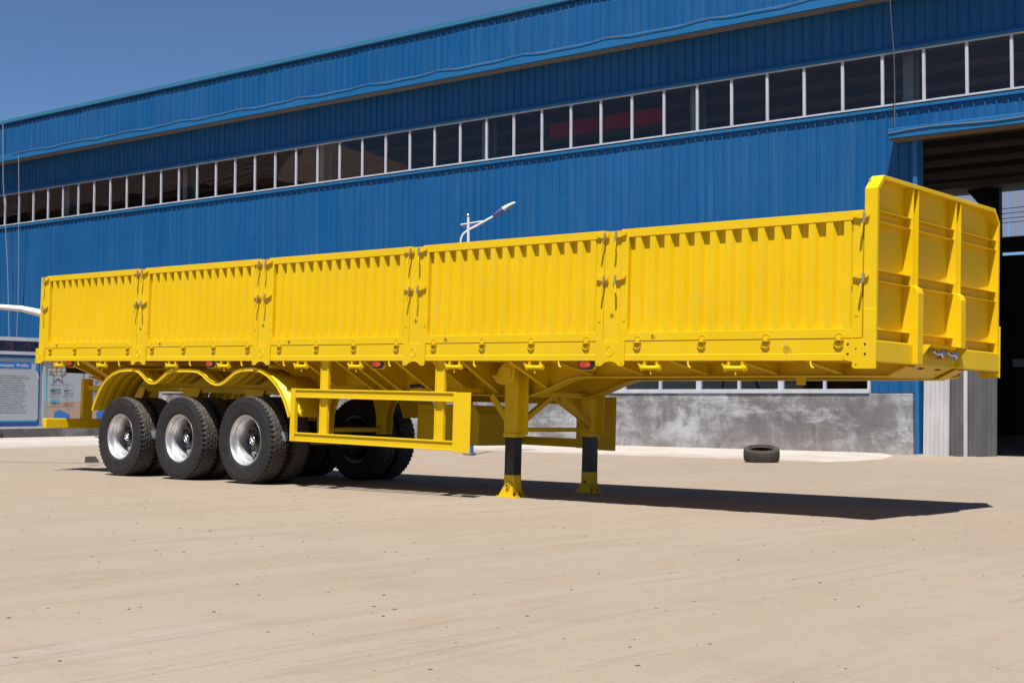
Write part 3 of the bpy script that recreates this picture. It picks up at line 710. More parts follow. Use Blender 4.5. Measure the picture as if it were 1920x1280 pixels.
# sheet with ribs for a sidewall
def corr(x0, x1, z0, z1, dep=.048, pitch=.165):
    n = max(1, round((x1-x0)/pitch)); p = (x1-x0)/n; pts = []
    for i in range(n):
        c = x0 + i*p
        pts += [(c, dep), (c+p*.34, dep), (c+p*.345, dep-.003), (c+p*.465, .006), (c+p*.475, .004), (c+p*.835, .004), (c+p*.845, .006), (c+p*.965, dep-.003), (c+p*.97, dep)]
    pts.append((x1, dep)); m = len(pts); mb = MB()
    mb.v = [(a, b, z0) for a, b in pts] + [(a, b, z1) for a, b in pts]; mb.f = [(i, i+1, m+i+1, m+i) for i in range(m-1)]
    return mb
# small repeated fittings
def hinge_mesh():
    mb = MB()
    mb.prism([(-.042, 1.80)] + arc(0, 1.792, .045, 160, 20, 8) + [(.042, 1.80)] + arc(0, 1.785, .040, 20, 160, 8), 'y', -.003, .001)
    mb.box(-.042, .042, -.024, .0, 1.768, 1.776); mb.box(-.014, .014, -.016, 0, 1.776, 1.795)
    mb.box(-.036, .036, -.009, .0, 1.732, 1.767)
    mb.tube([(.034*math.cos(R(a)), -.007, 1.730 + .020*math.sin(R(a))) for a in range(180, 361, 20)], .0055, 6)
    return mb.mesh('hinge', M_yel)
def slot_mesh(): return MB().box(-.016, .016, -.0105, -.0092, 1.750, 1.755).mesh('hinge_slot', M_hole)
HM, HS = hinge_mesh(), slot_mesh()
def latch_arm_mesh():
    mb = MB(); pl = [(-.075, -.012), (-.078, .014), (.045, .016)] + arc(.052, 0, .018, 70, -70, 6) + [(.03, -.026), (-.01, -.028), (-.045, -.018)]
    mb.prism(pl, 'y', -.024, -.010); mb.box(-.07, -.03, -.010, 0, -.012, .012); return mb.mesh('latch', M_yel)
LA = latch_arm_mesh()
LR = MB().tube([(.032, -.032, .022), (.030, -.036, -.01), (.034, -.038, -.03), (.026, -.042, -.055), (.022, -.045, -.078)], .0085, 7).mesh('latch_rod', M_steel, 50)
LG = MB().tube([(.022, -.045, -.072), (.018, -.050, -.15)], .0115, 8).mesh('latch_grip', M_yel, 50)
LN = MB().tube([(.032, -.016, .008), (.032, -.040, .008)], .010, 8).mesh('latch_pin', M_steel, 50)
# because only three levels are allowed, rods and grips hang directly under the sidewall beside their latch
def add_latch_set(x, z, flip, parent):
    sx = -1 if flip else 1; a = R(rnd.uniform(-4, 9))
    inst(LA, 'latch', parent, (x, 0, z), scale=(sx, 1, 1))
    for me, nm in ((LR, 'latch_rod'), (LG, 'latch_grip'), (LN, 'latch_pin')):
        inst(me, nm, parent, (x, 0, z), (0, a, 0), (sx, 1, 1))
def ink_mark(x, z, s, parent, y=-.003):
    mb = MB()
    def stroke(p, r=.0016): mb.tube([(x+a*s, y, z+b*s) for a, b in p], r, 4)
    stroke([(.5*math.cos(R(a)), .62*math.sin(R(a))) for a in range(0, 361, 30)])
    stroke([(.06+.22*math.cos(R(a)), .30*math.sin(R(a))) for a in range(50, 311, 37)])
    stroke([(.75, .25), (.72, -.5), (.95, -.45)]); stroke([(1.05, -.2), (1.15, -.5)])
    mb.build('ink_mark', M_chalk, parent)
hinges = [[.344, 1.017, 1.659, 2.365], [2.948, 3.662, 4.305, 5.002], [5.617, 6.297, 6.945, 7.642], [8.217, 8.923, 9.591, 10.289], [10.897, 11.612, 12.270, 12.964]]
for i, (x0, x1) in enumerate(panels):
    zt = ZT + .014
    mb = MB(); tw, sw, bw = .078, .088, .078
    # mitred frame: four members
    fx0, fx1, fz0, fz1 = x0, x1, 1.786, zt; ix0, ix1, iz0, iz1 = x0+sw, x1-sw, 1.786+bw, zt-tw
    def member(a, b, c, d):
        mb.prism([a, b, c, d], 'y', 0, .062)
    member((fx0, fz0), (fx1, fz0), (ix1, iz0), (ix0, iz0)); member((fx0+.0, fz0), (ix0, iz0), (ix0, fz1), (fx0, fz1))
    member((fx1, fz0), (fx1, fz1), (ix1, fz1), (ix1, iz0)); member((ix0, iz1), (ix1, iz1), (ix1, fz1), (ix0, fz1))
    fr_ = mb.build('side_panel', M_yel, T, bevel=.0025)
    sh = corr(ix0-.002, ix1+.002, iz0-.01, iz1+.01).build('ribbed_sheet', M_yel, fr_, fix=False)
    MB().box(ix0, ix1, .05, .058, iz0, iz1).build('back_sheet', M_yel, fr_)
    f2 = far_copy(fr_, T); c2 = sh.copy(); COL.objects.link(c2); c2.parent = f2
    for hx in hinges[i]:
        inst(HM, 'hinge', fr_, (hx, 0, 0)); inst(HS, 'hinge_slot', fr_, (hx, 0, 0))
    for lx, fl in ((x0-.008, True), (x1-.006, False)):
        zl = 2.30 if (i == 4 and not fl) else 2.385
        add_latch_set(lx, zt-.045, fl, fr_); add_latch_set(lx, zl, fl, fr_)
    # round-ended cover plates on the stiles
    for lx in (x0+.05, x1-.045):
        if i == 0 and lx < 1: continue
        mb = MB(); mb.prism(arc(lx, 1.985, .019, 180, 360, 8) + [(lx+.019, 2.07)] + arc(lx, 2.07, .019, 0, 180, 8) + [(lx-.019, 1.985)], 'y', -.004, .001)
        mb.build('cover_plate', M_yel, fr_)
    ink_mark(hinges[i][0]+.17, 1.825, .028, fr_)
# posts and their lower plates
PM = MB().box(-.0925, .0925, .006, .075, 1.60, ZT+.004).mesh('sidewall_post', M_yel)
def plate_poly(w=.17):
    p = [(-w, 1.784), (-w, 1.575)] + arc(-w+.022, 1.568, .022, 180, 300, 5)
    p += [(0 + .12*math.cos(R(a)), 1.507 + .085*math.sin(R(a))) for a in range(150, 29, -15)]
    p += arc(w-.022, 1.568, .022, 240, 360, 5) + [(w, 1.784)]
    return p
PP = MB().prism(plate_poly(), 'y', -.014, -.002).mesh('post_plate', M_yel)
RING = MB().tube([(.043*math.cos(R(a)), -.0135, 1.692 + .046*math.sin(R(a))) for a in range(0, 361, 20)], .0042, 6, False).mesh('plate_boss', M_yel, 60)
HOL = MB()
for sx in (-1, 1): HOL.lathe([(.0, -.0155), (.006, -.0155), (.006, -.013)], (sx*.142, 0, 1.572), 'y', 8)
HOL = HOL.mesh('bolt_hole', M_hole)
for i, (a, b) in enumerate(posts):
    c = (a+b)/2
    p = inst(PM, 'sidewall_post', T, (c, 0, 0), scale=((b-a)/.185, 1, 1)); p2 = far_copy(p, T); p2.scale = (p.scale.x, -1, 1)
    if i:
        q = inst(PP, 'post_plate', T, (c, 0, 0), bevel=.003); inst(RING, 'plate_boss', q); tag(inst(HOL, 'bolt_hole', q), kind='stuff')
        ink_mark(.0, 2.03, .026, p, y=.003)
rp = MB().prism([(-.045, 1.784), (-.045, 1.565), (.12, 1.565), (.135, 1.585), (.185, 1.60), (.185, 1.784)], 'y', -.014, -.002).build('post_plate', M_yel, T, bevel=.003)
inst(RING, 'plate_boss', rp, (.05, 0, 0))
# nose corner plates
def corner_plate():
    mb = MB(); mb.prism([(13.012, 1.776), (13.012, 1.63)] + arc(13.045, 1.63, .033, 180, 270, 5) + [(13.065, 1.594)] + arc(13.075, 1.574, .02, 90, 0, 4) + arc(13.118, 1.566, .032, 180, 270, 5) + [(13.30, 1.534), (13.30, 2.02), (13.19, 2.02), (13.19, 1.776)], 'y', -.014, -.002)
    return mb
cpn = corner_plate().build('nose_corner_plate', M_yel, T, bevel=.003); far_copy(cpn, T)
for x, z, r in ((13.052, 1.735, .010), (13.052, 1.655, .010), (13.205, 1.735, .010), (13.205, 1.655, .010), (13.125, 1.697, .007), (13.125, 1.568, .006)):
    MB().lathe([(0, -.0155), (r, -.0155), (r, -.013)], (x, 0, z), 'y', 10).build('bolt_hole', M_hole, cpn)
ink_mark(12.47, 1.70, .05, ro)
# headboard
hb = MB(); yo = [(0, 1.55), (0, 3.010), (.115, 3.130), (2.385, 3.130), (2.5, 3.010), (2.5, 1.55)]
t_ = .036; yi = [(t_, 1.55), (t_, 2.996), (.130, 3.094), (2.370, 3.094), (2.5-t_, 2.996), (2.5-t_, 1.55)]
for i in range(5): hb.prism([yo[i], yo[i+1], yi[i+1], yi[i]], 'x', 13.178, XF)
head = hb.build('headboard', M_yel, T, bevel=.003)
for k in range(3):                          # slightly drawn-in sheets between the stiles
    y0, y1 = ((t_, .665), (.77, 1.527), (1.63, 2.5-t_))[k]
    mb = MB(); n = 14; m = 14
    for j in range(m+1):
        for i in range(n+1):
            u, w = i/n, j/m
            mb.v.append((13.197 - .018*math.sin(math.pi*u)*(math.sin(math.pi*((w*3) % 1.0001))**2) + .004*math.sin(5*u+3*w+k), y0+(y1-y0)*u, 1.76 + (3.1-1.76)*w))
    mb.f = [(j*(n+1)+i, j*(n+1)+i+1, (j+1)*(n+1)+i+1, (j+1)*(n+1)+i) for j in range(m) for i in range(n)]
    mb.build('headboard_sheet', M_yel, head, smooth=60)
    for z in (2.79, 2.30, 1.815):
        mb = MB(); x1 = 13.268
        mb.box(13.19, x1, y0, y1, z+.042, z+.047); mb.box(13.19, x1, y0, y1, z-.047, z-.042); mb.box(13.19, 13.196, y0, y1, z-.042, z+.042)
        mb.build('headboard_channel', M_yel, head)
for y0 in (.665, 1.527):
    mb = MB(); mb.box(13.19, 13.288, y0, y0+.006, 1.60, 3.094); mb.box(13.19, 13.288, y0+.097, y0+.103, 1.60, 3.094); mb.box(13.19, 13.20, y0+.006, y0+.097, 1.60, 3.094)
    mb.build('headboard_stile', M_yel, head)
    mb = MB(); mb.prism([(13.20, 1.594), (13.340, 1.594), (13.340, 2.20), (13.325, 2.24), (13.29, 2.262), (13.20, 2.262)], 'y', y0-.003, y0+.106)
    mb.build('stile_cover', M_yel, head, bevel=.006)
mb = MB(); mb.box(13.22, 13.296, .0, 2.5, 1.592, 1.765); mb.build('front_beam', M_yel, head, bevel=.006)
ink = MB()
for rr in ((.5, .62), (.24, .34)):
    ink.tube([(13.207, 1.00+.09*rr[0]*math.cos(R(a)), 2.06+.09*rr[1]*math.sin(R(a))) for a in (range(0, 361, 30) if rr[0] > .3 else range(60, 301, 40))], .0018, 4)
ink.build('ink_mark', M_chalk, head)
# couplings in their bracket
br = MB(); br.prism([(13.296, 1.765), (13.40, 1.765), (13.40, 1.758), (13.303, 1.64), (13.296, 1.64)], 'y', .775, .781)
br.prism([(13.296, 1.765), (13.40, 1.765), (13.40, 1.758), (13.303, 1.64), (13.296, 1.64)], 'y', 1.52, 1.526); br.box(13.296, 13.405, .775, 1.526, 1.7655, 1.770)
brk = br.build('coupling_bracket', M_yel, head)
for y, m in ((1.02, M_redp), (1.30, M_steel)):
    mb = MB(); mb.tube([(13.29, y, 1.70), (13.36, y, 1.70)], .022, 10); mb.tube([(13.355, y-.07, 1.702), (13.355, y+.05, 1.700)], .026, 10); mb.lathe([(0, .0), (.036, .0), (.036, .018), (.024, .03), (0, .03)], (13.36, y+.05, 1.70), 'x', 14)
    mb.lathe([(.012, -.03), (.022, -.02), (.022, .02), (.012, .03)], (13.35, y-.08, 1.715), 'x', 10)
    g_ = mb.build('brake_coupling', M_steel, head, smooth=40)
    MB().box(13.35, 13.375, y-.03, y+.06, 1.655, 1.668).build('coupling_lever', m, head)
# main beams
def bz(x):
    if x < 8.9: return 1.26
    if x < 9.7:
        u = (x-8.9)/.8; u = u*u*(3-2*u); return 1.26 + .205*u
    return 1.465 + .035*min(1, (x-9.7)/3.3)
xs = [.25, 1.0, 1.35, 8.9] + [8.9 + .8*i/14 for i in range(1, 15)] + [10.5, 11.5, 12.5, 13.06]
def rearz(x): return 1.40 - .14*min(1, max(0, (x-.25)/.9)) if x < 1.2 else bz(x)
for y in (.76, 1.74):
    low = [(x, rearz(x)) for x in xs]
    web = low + [(13.22, 1.595), (13.22, 1.70), (.25, 1.70)]
    b = MB().prism(web, 'y', y-.006, y+.006).build('main_beam', M_yel, T)
    lo2 = low + [(13.24, 1.592)]
    fl = MB()
    for (xa, za), (xb, zb) in zip(lo2[:-1], lo2[1:]):
        o_v = len(fl.v)
        fl.add([(xa, y-.075, za-.014), (xb, y-.075, zb-.014), (xb, y+.075, zb-.014), (xa, y+.075, za-.014), (xa, y-.075, za), (xb, y-.075, zb), (xb, y+.075, zb), (xa, y+.075, za)],
               [(0, 3, 2, 1), (4, 5, 6, 7), (0, 1, 5, 4), (2, 3, 7, 6)])
    fl.build('beam_flange', M_yel, b)
# outriggers between rail and beam
def outrigger(x, far=False, w=.055):
    z1 = rearz(x) + .02; mb = MB()
    f = (lambda y: 2.5-y) if far else (lambda y: y)
    mb.prism([(f(.075), 1.70), (f(.075), 1.605), (f(.13), 1.595), (f(.69), z1), (f(.754), z1), (f(.754), 1.70)], 'x', x, x+.008)
    mb.bar((x+.004, f(.10), 1.60), (x+.004, f(.70), z1-.004), w, .007)
    mb.build('outrigger', M_yel, T)
for x in (.55, 1.05, 1.15, 5.40, 5.94, 6.53, 6.76, 7.0, 7.52, 8.10, 8.52, 9.2, 9.8, 10.45, 11.2, 11.95, 12.6): outrigger(x)
for x in (.55, 1.05, 5.94, 7.0, 8.10, 9.8, 11.2, 12.6): outrigger(x, True)
# coupler plate under the nose
MB().box(10.9, 13.03, .84, 1.66, 1.500, 1.512).build('coupler_plate', M_yel, T)
mb = MB(); mb.add([(13.03, .835, 1.502), (13.03, 1.665, 1.502), (13.225, 1.665, 1.598), (13.225, .835, 1.598)], [(0, 1, 2, 3)]); npl = mb.build('nose_plate', M_yel, T)
for y in (1.02, 1.36): MB().add([(13.165, y, 1.566), (13.165, y+.11, 1.566), (13.19, y+.11, 1.578), (13.19, y, 1.578)], [(0, 1, 2, 3)]).build('nose_slot', M_hole, npl)
MB().tube([(11.9, 1.25, 1.50), (11.9, 1.25, 1.42)], .045, 14).build('kingpin', M_yel, T)
MB().tube([(13.1, 2.05, 1.585), (13.1, 2.05, 1.53), (13.1, 1.9, 1.515), (13.1, 1.80, 1.515)], .012, 8).build('hose_hoop', M_yel, T)
# rope rollers, hooks, marker lamps under the rail
ROL = MB(); ROL.tube([(-.11, .05, 1.535), (.11, .05, 1.535)], .021, 12)
for s in (-1, 1): ROL.lathe([(.012, s*.090), (.034, s*.090), (.034, s*.100), (.012, s*.100)], (0, .05, 1.535), 'x', 10); ROL.box(s*.07-.012, s*.07+.012, .045, .085, 1.53, 1.60)
ROL.tube([(-.115, .05, 1.54), (-.135, .04, 1.575)], .009, 6); ROL.tube([(.0, .05, 1.52), (.006, .045, 1.475)], .006, 6)
ROL = ROL.mesh('rope_roller', M_yel, 40)
RH = MB().lathe([(0, .1035), (.010, .1035), (.010, .100)], (0, .05, 1.535), 'x', 8).mesh('roller_hole', M_hole)
for c in (11.045, 11.96, 8.52, 9.635, 6.025, 6.98, 4.527, 1.73, 3.40, .60):
    r_ = inst(ROL, 'rope_roller', T, (c, -.040, 0)); inst(RH, 'roller_hole', r_)
HK = MB().tube([(0, .03, 1.60), (0, .028, 1.575), (.004, .026, 1.558), (.014, .026, 1.545), (.030, .030, 1.540)], .0095, 8).mesh('rope_hook', M_yel, 60)
for x in (11.461, 12.70, 7.524, 8.803, 9.944, 1.111, 2.149, 3.795, 4.877, 5.694): inst(HK, 'rope_hook', T, (x, -.022, 0))
def stad(w, h, n=8):
    r = h/2; return arc(w/2-r, 0, r, -90, 90, n) + arc(-w/2+r, 0, r, 90, 270, n)
LB = MB().prism([(x, 1.562+z) for x, z in stad(.215, .110)], 'y', .045, .075).mesh('marker_lamp', M_yel)
LI = MB().prism([(x, 1.562+z) for x, z in stad(.195, .090)], 'y', .033, .052).mesh('lamp_rim', M_black)
LL = MB()
for k, (w, h, y0) in enumerate(((.135, .066, .026), (.10, .055, .022))): LL.prism([(x-.008, 1.564+z) for x, z in stad(w, h)], 'y', y0, .04)
for x in (-.05, -.028, -.006, .016, .038): LL.box(x, x+.005, .020, .03, 1.545, 1.583)
LL = LL.mesh('lamp_lens', M_lens)
LC = MB().prism([(x+.03, 1.56+z) for x, z in stad(.05, .03)], 'y', .0205, .03).mesh('lamp_reflex', M_amber)
LBR = MB().box(-.1, .1, .06, .10, 1.60, 1.70).mesh('lamp_bracket', M_yel)
for x in (10.278, 7.325, 4.22, .868):
    l_ = inst(LB, 'marker_lamp', T, (x, -.020, 0)); inst(LI, 'lamp_rim', l_); inst(LL, 'lamp_lens', l_); inst(LC, 'lamp_reflex', l_); inst(LBR, 'lamp_bracket', l_)
# side guards
def guard(y, s, far):
    parts = []
    def chan(z0, z1, x0, x1):
        mb = MB(); a, b = (y, y + s*.035)
        mb.box(x0, x1, min(a+s*.012, b), max(a+s*.012, b), z0, z1); mb.box(x0, x1, min(a, a+s*.012), max(a, a+s*.012), z1-.018, z1); mb.box(x0, x1, min(a+s*.004, a+s*.012), max(a+s*.004, a+s*.012), z0, z0+.014)
        return mb
    g = empty('side_guard', (0, 0, 0), 0, T)
    chan(1.172, 1.276, 5.935, 8.53).build('guard_rail', M_yel, g, bevel=.003); chan(.662, .766, 5.94, 8.53).build('guard_rail', M_yel, g, bevel=.003)
    mb = MB(); mb.box(5.855, 5.937, min(y, y+s*.05), max(y, y+s*.05), .660, 1.278); mb.build('guard_end', M_yel, g, bevel=.004)
    mb = MB(); y2 = y + s*.035
    mb.prism([(8.528, y), (8.764, y + s*.014), (8.764, y + s*.024), (8.528, y + s*.045)], 'z', .645, 1.272); mb.build('guard_plate', M_yel, g, bevel=.003)
    for x in (6.34, 8.215):
        mb = MB(); a, b = y + s*.036, y + s*.075
        mb.box(x, x+.135, min(a+s*.010, b), max(a+s*.010, b), .66, 1.70)
        for e in (x, x+.119): mb.box(e, e+.016, min(a, a+s*.0101), max(a, a+s*.0101), .66, 1.70)
        mb.build('guard_upright', M_yel, g, bevel=.002)
        mb = MB(); mb.bar((x+.06, y + s*.08, 1.30), (x+.06, .76 if not far else 1.74, 1.30), .06, .05); mb.build('guard_stay', M_yel, g)
guard(.0, 1, False); guard(2.5, -1, True)
# mudguards
fp = [(1.49, .915), (1.50, .94), (1.555, 1.05), (1.633, 1.169), (1.72, 1.27), (1.823, 1.355), (1.97, 1.43), (2.148, 1.474), (2.33, 1.487), (2.50, 1.487), (2.60, 1.468), (2.70, 1.415), (2.80, 1.352), (2.87, 1.325), (2.95, 1.318), (3.02, 1.325), (3.10, 1.36), (3.19, 1.41), (3.28, 1.455), (3.38, 1.477), (3.55, 1.483), (3.80, 1.483), (3.95, 1.473), (4.05, 1.435), (4.15, 1.378), (4.25, 1.335), (4.34, 1.317), (4.43, 1.32), (4.52, 1.35), (4.62, 1.405), (4.72, 1.462), (4.83, 1.490), (4.98, 1.503), (5.12, 1.503), (5.24, 1.487), (5.36, 1.443), (5.47, 1.38), (5.57, 1.305), (5.66, 1.21), (5.74, 1.09), (5.79, .99), (5.81, .945)]
def fender():
    mb = MB(); n = len(fp); ys = (.03, .16, .165, .175, .18, .30, .305, .315, .32, .45, .455, .465, .47, .62); lift = (0, 0, .006, .006, 0, 0, .006, .006, 0, 0, .006, .006, 0, 0)
    for (x, z) in fp:
        for y, l in zip(ys, lift): mb.v.append((x, y, z+l))
    k = len(ys); mb.f = [(i*k+j, (i+1)*k+j, (i+1)*k+j+1, i*k+j+1) for i in range(n-1) for j in range(k-1)]
    return mb
fe = fender().build('mudguard', M_yel, T, smooth=50); sol = fe.modifiers.new('thick', 'SOLIDIFY'); sol.thickness = .004
lipm = MB(); n = len(fp)
for i, (x, z) in enumerate(fp):
    a = fp[max(0, i-1)]; b = fp[min(n-1, i+1)]; dx, dz = b[0]-a[0], b[1]-a[1]; L = math.hypot(dx, dz); nx_, nz_ = -dz/L, dx/L
    for q in ((.018, 0.016), (.026, .006), (.026, -.008), (.020, -.022), (.026, -.030), (.040, -.030), (.046, -.012), (.046, .008)):
        lipm.v.append((x + nx_*q[1], q[0], z + nz_*q[1]))
lipm.f = [(i*8+j, (i+1)*8+j, (i+1)*8+(j+1) % 8, i*8+(j+1) % 8) for i in range(n-1) for j in range(8)] + [tuple(range(8)), tuple(range((n-1)*8, n*8))]
lip = lipm.build('mudguard_lip', M_yel, fe, smooth=60)
flp = MB(); fl_pts = fp[-7:]
for (x, z) in fl_pts: flp.v += [(x+.02, .03, z+.004), (x+.02, .64, z+.004)]
flp.f = [(2*i, 2*i+2, 2*i+3, 2*i+1) for i in range(len(fl_pts)-1)]
fo = flp.build('mud_flap', M_yel, fe, smooth=60); sol = fo.modifiers.new('thick', 'SOLIDIFY'); sol.thickness = .005
ff = far_copy(fe, T); c2 = lip.copy(); COL.objects.link(c2); c2.parent = ff; c2 = fo.copy(); COL.objects.link(c2); c2.parent = ff
for x in (2.0, 3.1, 4.4, 5.3):
    MB().box(x, x+.04, .1, 2.4, 1.515, 1.555).build('mudguard_stay', M_yel, T)
# wheels
def rim_mesh(outer):
    d = .105
    pr = [(.290, -.108), (.300, -.122), (.309, -.124), (.312, -.118), (.304, -.112), (.296, -.116), (.288, -.112), (.283, -.100), (.280, -.075), (.276, -.072), (.274, -.05), (.262, -.035), (.255, -.02), (.252, .06), (.246, .085), (.244, d)]
    return MB().lathe(pr, (0, 0, 0), 'y', 64).mesh('wheel', M_alu, 35)
RIM = rim_mesh(True)
DISC = MB().lathe([(.246, .100), (.236, .090), (.225, .086), (.150, .072), (.145, .070), (.118, .072)], (0, 0, 0), 'y', 64, False, True).mesh('wheel_disc', M_disc, 40)
HOLE = MB().lathe([(0, -.003), (.031, -.003), (.031, .004)], (0, 0, 0), 'y', 16).mesh('hand_hole', M_hole)
NUTS = MB()
for k in range(10):
    a = 2*math.pi*(k+.8)/10; NUTS.lathe([(0, -.024), (.011, -.024), (.014, .0), (.016, .01)], (.148*math.cos(a), .068, .148*math.sin(a)), 'y', 6)
NUTS = NUTS.mesh('wheel_nut', M_black)
HUB = MB().lathe([(0, -.015), (.050, -.015), (.062, -.009), (.066, .005), (.070, .03), (.104, .036), (.112, .05), (.115, .074)], (0, 0, 0), 'y', 32, True).mesh('hub_cap', M_hub, 40)
EMB = MB(); EMB.tube([(.047*math.cos(R(a)), -.017, .047*math.sin(R(a))) for a in range(0, 361, 20)], .0055, 6, False)
EMB.tube([(.026, -.018, .020), (.006, -.018, .028), (-.020, -.018, .016), (.018, -.018, -.014), (-.004, -.018, -.028), (-.026, -.018, -.020)], .007, 6)
EMB = EMB.mesh('hub_emblem', M_steel, 60)
lab = MB()
for i in range(9):
    for j in range(7):
        th = R(11*(i/8-.5)); a = .01 + .09*j/6 + (rnd.uniform(-.012, .012) if j in (0, 6) else 0); th += R(rnd.uniform(-1.5, 1.5)) if i in (0, 8) else 0
        lab.v.append((.5445*math.cos(th), a, .5445*math.sin(th)))
lab.f = [(i*7+j, (i+1)*7+j, (i+1)*7+j+1, i*7+j+1) for i in range(8) for j in range(6)]
LAB = lab.mesh('tyre_label', M_label)
for ai, x in enumerate((2.15, 3.535, 4.925)):
    for y, flip in ((.19, False), (.525, True), (1.975, False), (2.31, True)):
        zc = gz_t(x, y) + .531; a = R(rnd.uniform(0, 360))
        e = inst(RIM, 'wheel', T, (x, y, zc), (0, a, math.pi if flip else 0))
        inst(TYRE, 'tyre', e, rot=(0, R(rnd.uniform(0, 360)), 0)); inst(DISC, 'wheel_disc', e)
        if y in (.19, 2.31): inst(HUB, 'hub_cap', e); inst(EMB, 'hub_emblem', e, rot=(0, -a + R(8), 0)); tag(inst(NUTS, 'wheel_nut', e), kind='stuff')
        if y == .19:
            for k in range(10): b_ = 2*math.pi*(k+.3)/10; inst(HOLE, 'hand_hole', e, (.192*math.cos(b_), .080, .192*math.sin(b_)))
        if y == .19 and ai != 1: inst(LAB, 'tyre_label', e, rot=(0, -a + R(-7 if ai else -5), 0))
    z_ = gz_t(x, 1.25) + .538
    for y0, y1 in ((.50, .78), (1.72, 2.0)): MB().lathe([(.08, y0), (.238, y0), (.238, y1-.03 if y0 < 1 else y1), (.20, y1), (.08, y1)] if y0 < 1 else [(.08, y0), (.20, y0), (.238, y0+.03), (.238, y1), (.08, y1)], (x, 0, z_), 'y', 32).build('brake_drum', M_hub, T, smooth=40)
    MB().box(x-.07, x+.07, .45, 2.05, z_-.07, z_+.07).build('axle', M_yel, T, bevel=.01)
    for y in (.80, 1.70):
        mb = MB()
        for k in range(5):
            L = .52 - k*.08; mb.add([(x-L, y-.045, z_+.20-k*.018), (x, y-.045, z_+.13-k*.018), (x+L, y-.045, z_+.20-k*.018), (x-L, y+.045, z_+.20-k*.018), (x, y+.045, z_+.13-k*.018), (x+L, y+.045, z_+.20-k*.018)], [(0, 1, 4, 3), (1, 2, 5, 4)])
        ls = mb.build('leaf_spring', M_black, T); s_ = ls.modifiers.new('thick', 'SOLIDIFY'); s_.thickness = .014
# spring hangers with a cross tube
for y in (.76, 1.74):
    for x, zl in ((1.52, .9), (2.84, .86), (4.23, .86), (5.60, .73)):
        mb = MB()
        for dy in (-.06, .05): mb.prism([(x-.20, 1.245), (x+.22, 1.245), (x+.10, .98), (x+.09, zl), (x-.08, zl), (x-.09, .98)], 'y', y+dy, y+dy+.010)
        mb.box(x-.03, x+.03, y-.05, y+.05, zl+.02, 1.245); mb.build('spring_hanger', M_yel, T)
MB().tube([(5.60, .72, .785), (5.60, 1.78, .785)], .030, 12).build('cross_tube', M_yel, T)
MB().box(.35, 5.7, .735, .785, 1.20, 1.243).build('beam_stiffener', M_yel, T)
# toolbox, valve, small control box
tb = MB().prism([(6.43, .66), (7.48, .66), (7.48, 1.02), (7.40, 1.13), (6.43, 1.13)], 'y', 1.52, 2.15).build('toolbox', M_yel, T, bevel=.01)
MB().box(6.5, 7.36, 1.512, 1.519, .70, 1.05).build('toolbox_door', M_yel, tb, bevel=.006)
MB().box(7.15, 7.42, .70, .755, 1.23, 1.34).build('control_box', M_yel, T, bevel=.006)
mb = MB(); mb.tube([(7.22, .66, 1.335), (7.42, .66, 1.345)], [.022, .020], 10); mb.lathe([(0, -.03), (.03, -.03), (.03, .03), (0, .03)], (7.42, .66, 1.345), 'y', 12); mb.lathe([(0, -.02), (.026, -.02), (.026, .03), (0, .03)], (7.22, .66, 1.335), 'y', 12)
mb.build('valve_handle', M_black, T, smooth=40)
mb = MB(); mb.tube([(7.90, .66, 1.45), (7.98, .60, 1.50)], .03, 8); mb.tube([(8.02, .6, 1.52), (8.5, .7, 1.56)], .010, 6); mb.build('relay_valve', M_black, T, smooth=40)
